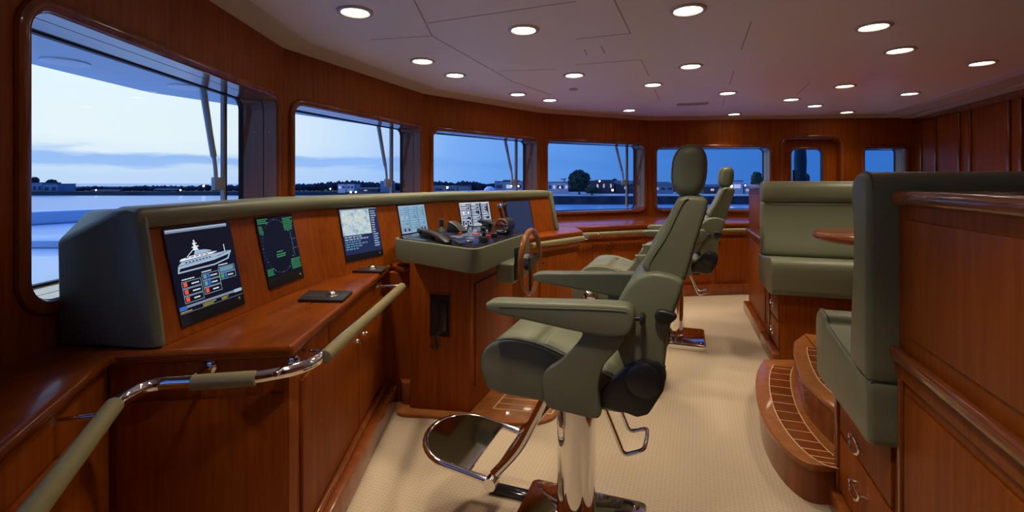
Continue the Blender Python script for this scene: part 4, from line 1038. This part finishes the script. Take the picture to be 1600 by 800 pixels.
# steps
def step(label, z0_, z1_, edge, back, inl):
    c_ = sum([V(p) for p in edge], V((0, 0))) / len(edge)
    t = thing('step', label, 'step', (*c_, z0_), 'curved steps to the dinette')
    cur = [V(p) for p in spline([V((*p, 0)) for p in edge], 6, False)]
    cur = [p.xy for p in cur]
    b = B(); b.prism(cur + [V(p) for p in back], z1_ - .03, z1_).bevel(.008, 3, 40); b.build('tread', 'teak', t)
    cc = [p + (sum([V(q) for q in back], V((0, 0))) / len(back) - p).normalized() * .02 for p in cur]
    b = B(); b.prism(cc + [V(p) for p in back], z0_, z1_ - .031); b.build('riser', 'cherry_trim', t)
    cin = [p + (PB * inl[0]) for p in cur[2:-3]]; cou = [p + PB * inl[1] for p in cur[2:-3]]
    b = B(); a_ = [b.bm.verts.new((*p, z1_ + .0006)) for p in cin]; d_ = [b.bm.verts.new((*p, z1_ + .0006)) for p in cou]
    for i in range(len(a_) - 1): b.bm.faces.new((a_[i], a_[i + 1], d_[i + 1], d_[i]))
    b.build('inlay_band', 'cherry_edge', t)
    b = B()
    for L in (cin, cou): 
        for i in range(len(L) - 1): b.obox(L[i], L[i + 1], .005, z1_ + .0004, z1_ + .0016)
    n_ = len(cin)
    for i in range(0, n_, 2): b.obox(cin[i], cou[i], .004, z1_ + .0004, z1_ + .0016)
    b.build('inlay_lines', 'inlay_line', t)
e1 = [G(1305, 728, .18), G(1262, 723, .18), G(1222, 695, .18), G(1192, 652, .18), G(1181, 612, .18), G(1183, 580, .18), G(1194, 561, .18)]
step('lower curved teak step with inlaid strip beside the carpet', 0, .18, e1, [dn(1.93, .12), dn(.62, .03)], (.075, .19))
e2 = [G(1304, 638, .36), G(1278, 616, .36), G(1252, 588, .36), G(1240, 553, .36), G(1241, 533, .36)]
step('upper curved teak step with inlaid strip below the near settee', .181, .36 + .001, [V(p) for p in e2], [dn(1.92, .155), dn(.64, .155)], (.075, .17))

# ------------------------------------------------------------------ outside: the ship's own overhang and deck
ov = [C00 + V((-1.5, -.3)), V((-3.3, 1.2)), V((-3.25, 4.3)), V((-1.9, 7.0)), V((.1, 8.5)), V((2.0, 8.9)), V((5.6, 8.55))]
inn_ = [miter(i, TH + .005) for i in range(7)]
b = B(); b.prism([*ov, *inn_[::-1]], 2.2, 2.42); o = b.build('roof_overhang', 'white_soffit'); tag(o, 'pale blue roof overhang outside above the first window', 'overhang', kind='structure')
for px, py, lab in ((102, 104, 'left pale round lamp, unlit, under the outside overhang'), (290, 146, 'right pale round lamp, unlit, under the outside overhang')):
    p = V(G(px, py, 2.2)); p = p * .93 if px > 200 else p * .96
    t = thing('deck_lamp', lab, 'deck lamp', (*p, 2.2), 'unlit lamps under the overhang'); b = B(); b.lathe([(.13, 0), (.13, -.008), (.10, -.014), (0, -.014)], (*p, 2.199), seg=24); b.build('lens', 'lens_off', t)
b = B(); b.prism([V((-1.95, -1)), V((-7.5, -1)), V((-8.5, 6)), V((-6.8, 9.5)), V((-1.83, 4.0)), V((-1.80, 1.5))], .55, .72); o = b.build('side_deck', 'white_paint'); tag(o, 'pale ship deck outside the first window', 'deck', kind='structure')
b = B(); b.obox(V((-7.4, -1)), V((-8.4, 6)), .25, .72, .93); b.obox(V((-8.4, 6)), V((-6.7, 9.4)), .25, .72, .93); b.bevel(.04, 3); o = b.build('bulwark', 'white_paint'); tag(o, 'low white bulwark along the deck edge outside the first window', 'bulwark', kind='structure')
t = thing('deck_hatch', 'flat white hatch cover on the deck outside the first window', 'hatch', (-5.0, 5.1, .72)); b = B(); b.box(-5.6, -4.5, 4.9, 5.4, .721, .80).bevel(.02, 2); b.build('cover', 'white_soffit', t)
t = thing('radome', 'small white dome outside the third window', 'dome', (-.75, 16, -.9)); q = V((-.745, 16.0))
b = B(); b.lathe([(.19, .99), (.20, 1.08), (.17, 1.17), (.10, 1.23), (0, 1.25)], (*q, 0), seg=24); b.build('dome', 'white_paint', t)
b = B(); b.lathe([(.06, -3.0), (.06, .98), (.12, .99)], (*q, 0), seg=16); b.build('mast', 'white_paint', t)
b = B(); b.prism([V((-4.5, 10)), V((-1.0, 18.6)), V((0.6, 18.6)), V((2.6, 12)), V((2.2, 9.2)), V((-2.5, 7.6))], -3.2, -3.0); o = b.build('foredeck', 'white_paint'); tag(o, 'white foredeck below the front windows', 'deck', kind='structure')
t = thing('deck_railing', 'thin white railing outside below the third window', 'railing', (-1, 18, -3))
b = B(); b.tube([(-3.2, 14.2, 1.05), (-1.0, 18.3, 1.05), (.35, 18.3, 1.05)], .03, 8); b.build('top_bar', 'white_paint', t)
for x, y in ((-3.2, 14.2), (-2.1, 16.25), (-1.0, 18.3), (.35, 18.3)):
    b = B(); b.tube([(x, y, -3.0), (x, y, 1.05)], .025, 8); b.build('post', 'white_paint', t)
q = V((4.865, 8.1)); t = thing('covered_winch', 'tall dark blue covered gear outside the far door window', 'covered gear', (*q, .0))
b = B(); b.lathe([(.07, -.2), (.07, 1.3), (.11, 1.40), (.09, 1.55), (.095, 1.75), (.085, 1.93), (.05, 2.0), (0, 2.01)], (*q, 0), seg=14); b.build('cover', 'tarp', t)
b = B(); b.tube([(q.x - .12, q.y, -.2), (q.x - .115, q.y, 1.6)], .015, 8); b.build('pipe', 'black_plastic', t)

# ------------------------------------------------------------------ harbour
ZWAT = -8.0
b = B(); b.prism([(-2500, -300), (-2500, 2500), (2500, 2500), (2500, -300)], ZWAT - .2, ZWAT); o = b.build('water', 'water'); tag(o, 'calm harbour water reflecting the dusk sky', 'water', kind='structure')
def far(px, z): return (px - CX) / FOC * z
shore = [(far(-300, 330), 330), (far(500, 330), 330), (far(660, 300), 300), (far(780, 215), 215), (far(860, 201), 201), (far(1200, 201), 201), (far(1600, 210), 210), (700, 700), (-700, 700)]
b = B(); b.prism(shore, ZWAT - .1, -5.4); o = b.build('land', 'land'); tag(o, 'dark far shore land behind the water', 'land', kind='structure')
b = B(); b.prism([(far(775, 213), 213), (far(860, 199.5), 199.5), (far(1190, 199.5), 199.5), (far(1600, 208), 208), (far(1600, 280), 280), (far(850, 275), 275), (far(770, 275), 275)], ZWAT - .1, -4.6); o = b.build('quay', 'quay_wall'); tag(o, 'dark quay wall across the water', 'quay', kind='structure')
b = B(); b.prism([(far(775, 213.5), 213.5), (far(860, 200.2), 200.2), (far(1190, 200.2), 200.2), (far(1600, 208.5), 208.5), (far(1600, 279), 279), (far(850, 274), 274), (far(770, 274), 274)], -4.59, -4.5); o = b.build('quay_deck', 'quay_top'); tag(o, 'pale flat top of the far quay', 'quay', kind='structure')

def blob_line(name, label, px0, px1, Z, prof, seed, m='treeline'):
    rnd = random.Random(seed); b = B(); n = int((px1 - px0) / 3)
    for k in range(n):
        px = px0 + (px1 - px0) * k / n; f_ = k / n; i = f_ * (len(prof) - 1); j = int(i); top_ = prof[j] + (prof[min(j + 1, len(prof) - 1)] - prof[j]) * (i - j)
        zt = EYE + (HZ - top_) * Z / FOC; r = 1.6 + rnd.random() * 1.6; zt -= rnd.random() * 1.0
        bmesh.ops.create_icosphere(b.bm, subdivisions=1, radius=1, matrix=Matrix.Translation((far(px, Z), Z + rnd.random() * 8, (zt - 5.4) / 2)) @ Matrix.Diagonal((r, 2, max(.8, (zt + 5.4) / 2), 1)))
    o = b.build(name, m); tag(o, label, 'trees', kind='stuff'); return o
blob_line('treeline', 'dark tree line on the far shore in the first window', 35, 400, 350, [293, 290, 291, 290, 291, 289, 289, 290, 287, 288, 290], 1)
blob_line('treeline', 'dark wooded hill in the second window', 440, 640, 345, [285, 286, 285, 283, 281, 281, 283, 285, 284, 286], 2)
blob_line('treeline', 'two dark wooded mounds in the third window', 660, 850, 320, [283, 281, 282, 284, 281, 282, 286, 285, 280, 279, 282, 284, 284], 3)
blob_line('treeline', 'low dark trees behind the sheds in the fourth window', 850, 1012, 330, [288, 288, 289, 287, 286, 288, 287], 4)
blob_line('treeline', 'low dark trees behind the houses in the side window', 1027, 1260, 330, [287, 286, 288, 287, 286, 285, 286, 284], 5)

def tree(px, top_, base, wpx, Z, label, seed):
    x = far(px, Z); zt = EYE + (HZ - top_) * Z / FOC; zb = EYE + (HZ - base) * Z / FOC; r = wpx * Z / FOC / 2; rnd = random.Random(seed)
    t = thing('tree', label, 'tree', (x, Z, zb))
    b = B(); b.lathe([(.5, zb - 1), (.35, zb + (zt - zb) * .5)], (x, Z, 0), seg=8); b.build('trunk', 'roof_dark', t)
    b = B(); cz = (zt + zb) / 2 + (zt - zb) * .06; hz_ = (zt - zb) / 2 * .94
    bmesh.ops.create_icosphere(b.bm, subdivisions=3, radius=1, matrix=Matrix.Translation((x, Z, cz)) @ Matrix.Diagonal((r * .86, r * .86, hz_ * .9, 1)))
    for k in range(70):
        a = rnd.random() * 6.283; u = rnd.uniform(-.8, 1); rr = math.sqrt(1 - u * u)
        bmesh.ops.create_icosphere(b.bm, subdivisions=1, radius=r * rnd.uniform(.12, .24), matrix=Matrix.Translation((x + math.cos(a) * rr * r * .86, Z + math.sin(a) * rr * r * .86, cz + u * hz_ * .86)))
    b.build('crown', 'tree_leaf', t, sharp=180)
tree(905, 267, 302, 37, 222, 'big round dark tree on the quay in the fourth window', 1)
tree(925, 292, 303, 22, 210, 'low dark bush right of the big round tree', 2)
tree(960, 279, 292, 10, 262, 'small distant tree above the roofs in the fourth window', 3)
tree(1182, 268, 298, 18, 224, 'dark tree at the right edge of the side window', 4)
tree(1261, 271, 290, 8, 224, 'small tree seen through the far door window', 5)
tree(54, 277, 288, 12, 366, 'left dark bushy tree above the sheds in the first window', 6)
tree(81, 281, 290, 14, 366, 'right dark bushy tree above the sheds in the first window', 7)

def building(x0, x1, top_, base, Z, label, m='shed_wall', roof='gable', wins=0, depth=14):
    xa, xb = far(x0, Z), far(x1, Z); zt = EYE + (HZ - top_) * Z / FOC; zb = min(-4.49 if Z < 270 else -5.39, EYE + (HZ - base) * Z / FOC); w_ = xb - xa
    t = thing('building', label, 'building', ((xa + xb) / 2, Z, zb))
    ev = zt - (.28 * (zt - zb) if roof == 'gable' else .35)
    b = B(); b.box(xa, xb, Z, Z + depth, zb - .6, ev); b.build('walls', m, t)
    if roof == 'gable':
        b = B(); b.hull([(xa - .4, Z - .4, ev), (xb + .4, Z - .4, ev), (xa - .4, Z + depth, ev), (xb + .4, Z + depth, ev), (xa - .2, Z + depth / 2, zt), (xb + .2, Z + depth / 2, zt)]); b.build('roof', 'roof_dark', t)
    else:
        b = B(); b.box(xa - .2, xb + .2, Z - .2, Z + depth, ev, zt); b.build('roof', 'roof_dark', t)
    for k in range(wins):
        cx_ = xa + w_ * (k + .5) / wins; ww = w_ / wins * .3
        b = B(); b.box(cx_ - ww, cx_ + ww, Z - .06, Z + .02, zb + (ev - zb) * .45, zb + (ev - zb) * .75); b.build('window', 'lit_window' if (k * 7 + int(x0)) % 3 == 0 else 'roof_dark', t)
building(42, 66, 285, 306, 334, 'left flat grey shed on the far shore, first window', roof='flat', wins=3)
building(67, 90, 287, 306, 334, 'right flat grey shed on the far shore, first window', roof='flat', wins=2)
building(140, 185, 296, 305, 336, 'long low warehouse in the middle of the first window', m='brick_dark', wins=4, depth=5)
building(240, 275, 294, 305, 336, 'low dark house right of centre in the first window', m='brick_dark', wins=4, depth=5)
building(528, 540, 287, 300, 322, 'left white block of the pair in the second window', m='shed_pale', roof='flat', wins=2)
building(541.5, 553, 287, 300, 322, 'right white block of the pair in the second window', m='shed_pale', roof='flat', wins=2)
building(560, 590, 293, 301, 320, 'low roofed house between blocks and silo in the second window', wins=4, m='brick_dark')
building(594, 609, 283, 304, 320, 'tall pale silo building at right of the second window', m='shed_wall', roof='flat', wins=0)
building(676, 714, 290, 300, 300, 'long low green roofed shed left in the third window', m='shed_wall', wins=2)
building(716, 734, 290, 298, 296, 'small blue shed in the third window', m='shed_wall', roof='flat')
building(773, 818, 283, 300, 236, 'big pale warehouse at right of the third window', m='shed_wall', roof='flat', wins=3)
building(850, 888, 284, 303, 234, 'white long warehouse left of the round tree', m='shed_pale', roof='flat', wins=6)
building(880, 884, 279, 286, 252, 'small white tower above the warehouse roof', m='shed_pale', roof='flat')
building(922, 936, 282, 302, 236, 'brown brick block right of the round tree', m='brick_dark', roof='flat', wins=3)
building(938, 960, 281, 302, 238, 'long dark terrace with windows in the fourth window', m='brick_dark', roof='flat', wins=6)
building(961.5, 1000, 282, 302, 240, 'right hand row of dark houses in the fourth window', m='brick_dark', wins=6)
building(1020, 1052, 284, 303, 236, 'grey roofed house at the left of the side window', m='shed_wall', wins=3)
building(1100, 1126, 288, 303, 234, 'low house right of the far headrest', m='brick_dark', wins=3)
building(1143, 1161, 282, 296, 232, 'white square house with a dark band in the side window', m='shed_pale', roof='flat', wins=1)
building(1164, 1180, 289, 298, 232, 'low white house beside the right tree in the side window', m='shed_pale', wins=2)
for px, py, Z, lab, r in ((150, 297, 330, 'white shore lamp at left of the first window', .35), (318, 290.5, 330, 'brightest shore lamp in the first window', .55), (282, 297, 330, 'orange shore lamp right of centre in the first window', .4),
                       (516, 295, 315, 'shore lamp left of the white blocks in the second window', .4), (548, 300, 312, 'lamp below the white blocks in the second window', .6), (556, 300, 312, 'lamp right below the white blocks in the second window', .5),
                       (699, 293, 290, 'bright shore lamp left in the third window', .6), (799, 290, 230, 'shore lamp on the warehouse in the third window', .35), (810, 291, 230, 'shore lamp near the wiper in the third window', .3),
                       (937, 283, 230, 'lamp on the brick block in the fourth window', .3), (875, 293, 230, 'lamp in front of the white warehouse', .25), (957, 297, 225, 'white lit boat lamp right of the tree', .45),
                       (1143, 291, 218, 'warm quay lamp beside the far headrest', .5), (1165, 290, 218, 'warm lamp near the white house in the side window', .35)):
    t = thing('shore_lamp', lab, 'lamp', (far(px, Z), Z, EYE + (HZ - py) * Z / FOC), 'lamps on the far shore'); zc = EYE + (HZ - py) * Z / FOC
    b = B(); bmesh.ops.create_icosphere(b.bm, subdivisions=2, radius=r, matrix=Matrix.Translation((far(px, Z), Z, zc))); b.build('lamp_globe', 'shore_lamp', t, sharp=180)
    b = B(); b.tube([(far(px, Z), Z + .1, -5.2), (far(px, Z), Z + .1, zc)], .08, 6); b.build('lamp_post', 'roof_dark', t)

# ------------------------------------------------------------------ sky
wd = bpy.data.worlds.new('dusk_sky'); bpy.context.scene.world = wd; wd.use_nodes = True
n, l = wd.node_tree.nodes, wd.node_tree.links; n.clear()
out = n.new('ShaderNodeOutputWorld'); bg = n.new('ShaderNodeBackground'); l.new(bg.outputs[0], out.inputs['Surface'])
tc = n.new('ShaderNodeTexCoord'); sp = n.new('ShaderNodeSeparateXYZ'); l.new(tc.outputs['Generated'], sp.inputs[0])
def mth(op, a, b_=None, clamp=False):
    m = n.new('ShaderNodeMath'); m.operation = op; m.use_clamp = clamp
    for i, v in enumerate((a, b_)):
        if v is None: continue
        if isinstance(v, (int, float)): m.inputs[i].default_value = v
        else: l.new(v, m.inputs[i])
    return m.outputs[0]
az = mth('ARCTAN2', sp.outputs['X'], sp.outputs['Y'])          # 0 = ahead, negative = left
el_ = mth('ARCSINE', sp.outputs['Z'])
def ramp(fac, stops, lo, hi):
    mr = n.new('ShaderNodeMapRange'); mr.inputs['From Min'].default_value = lo; mr.inputs['From Max'].default_value = hi; l.new(fac, mr.inputs['Value'])
    cr = n.new('ShaderNodeValToRGB'); e = cr.color_ramp.elements
    while len(e) > 1: e.remove(e[-1])
    e[0].position = (stops[0][0] - lo) / (hi - lo); e[0].color = (*stops[0][1], 1)
    for s, c_ in stops[1:]: x = e.new((s - lo) / (hi - lo)); x.color = (*c_, 1)
    l.new(mr.outputs[0], cr.inputs['Fac']); return cr.outputs['Color']
azc = ramp(az, [(-2.4, (.10, .24, .60)), (-1.3, (.60, .82, 1.0)), (-.75, (.83, .95, 1.0)), (-.50, (.80, .93, 1.0)), (-.30, (.55, .74, 1.0)), (-.12, (.20, .43, .93)), (.12, (.105, .31, .82)), (.30, (.055, .21, .66)), (.55, (.034, .165, .58)), (1.2, (.03, .13, .48)), (2.6, (.04, .11, .36))], -2.6, 2.8)
zen = ramp(el_, [(-.2, (1, 1, 1)), (.12, (1, 1, 1)), (.35, (.80, 1.10, 1.5)), (.9, (.90, 1.30, 2.0)), (1.57, (.80, 1.2, 2.0))], -.2, 1.57)
mx = n.new('ShaderNodeMix'); mx.data_type = 'RGBA'; mx.blend_type = 'MULTIPLY'; mx.inputs['Factor'].default_value = 1
l.new(azc, mx.inputs['A']); l.new(zen, mx.inputs['B'])
# low cloud bank near the horizon with a ragged top
nz = n.new('ShaderNodeTexNoise'); nz.inputs['Scale'].default_value = 7; nz.inputs['Detail'].default_value = 6; l.new(tc.outputs['Generated'], nz.inputs['Vector'])
mp = n.new('ShaderNodeMapping'); mp.inputs['Scale'].default_value = (1, 1, 6); l.new(tc.outputs['Generated'], mp.inputs['Vector']); l.new(mp.outputs[0], nz.inputs['Vector'])
e2_ = mth('ADD', el_, mth('MULTIPLY', mth('SUBTRACT', nz.outputs['Fac'], .5), .05))
band = ramp(e2_, [(-.05, (.55, .55, .55)), (.012, (.50, .50, .50)), (.022, (.42, .42, .42)), (.030, (.85, .85, .85)), (.042, (.9, .9, .9)), (.052, (.10, .10, .10)), (.075, (0, 0, 0))], -.05, .1)
cc_ = ramp(az, [(-1.0, (.30, .53, .95)), (-.55, (.26, .48, .93)), (-.30, (.27, .50, .96)), (-.05, (.14, .35, .86)), (.2, (.08, .25, .72)), (.5, (.034, .165, .58))], -1.0, .6)
m2 = n.new('ShaderNodeMix'); m2.data_type = 'RGBA'; l.new(band, m2.inputs['Factor']); l.new(mx.outputs['Result'], m2.inputs['A']); l.new(cc_, m2.inputs['B'])
l.new(m2.outputs['Result'], bg.inputs['Color']); bg.inputs['Strength'].default_value = 1.0

# ------------------------------------------------------------------ camera and view
cd_ = bpy.data.cameras.new('camera'); cam = bpy.data.objects.new('camera', cd_); C.objects.link(cam)
cam.location = (0, 0, EYE); cam.rotation_euler = (math.pi / 2, 0, 0)
cd_.sensor_width = 36; cd_.lens = FOC / 1600 * 36; cd_.shift_y = -(400 - HZ) / 1600; cd_.clip_start = .05; cd_.clip_end = 6000
sc = bpy.context.scene; sc.camera = cam
sc.view_settings.view_transform = 'Standard'; sc.view_settings.look = 'None'; sc.view_settings.gamma = 1; sc.view_settings.use_curve_mapping = False
sc.view_settings.exposure = 0.0
sc.cycles.use_denoising = True
sc.cycles.max_bounces = 8; sc.cycles.diffuse_bounces = 4; sc.cycles.glossy_bounces = 5; sc.cycles.transparent_max_bounces = 12
sc.cycles.sample_clamp_indirect = 6
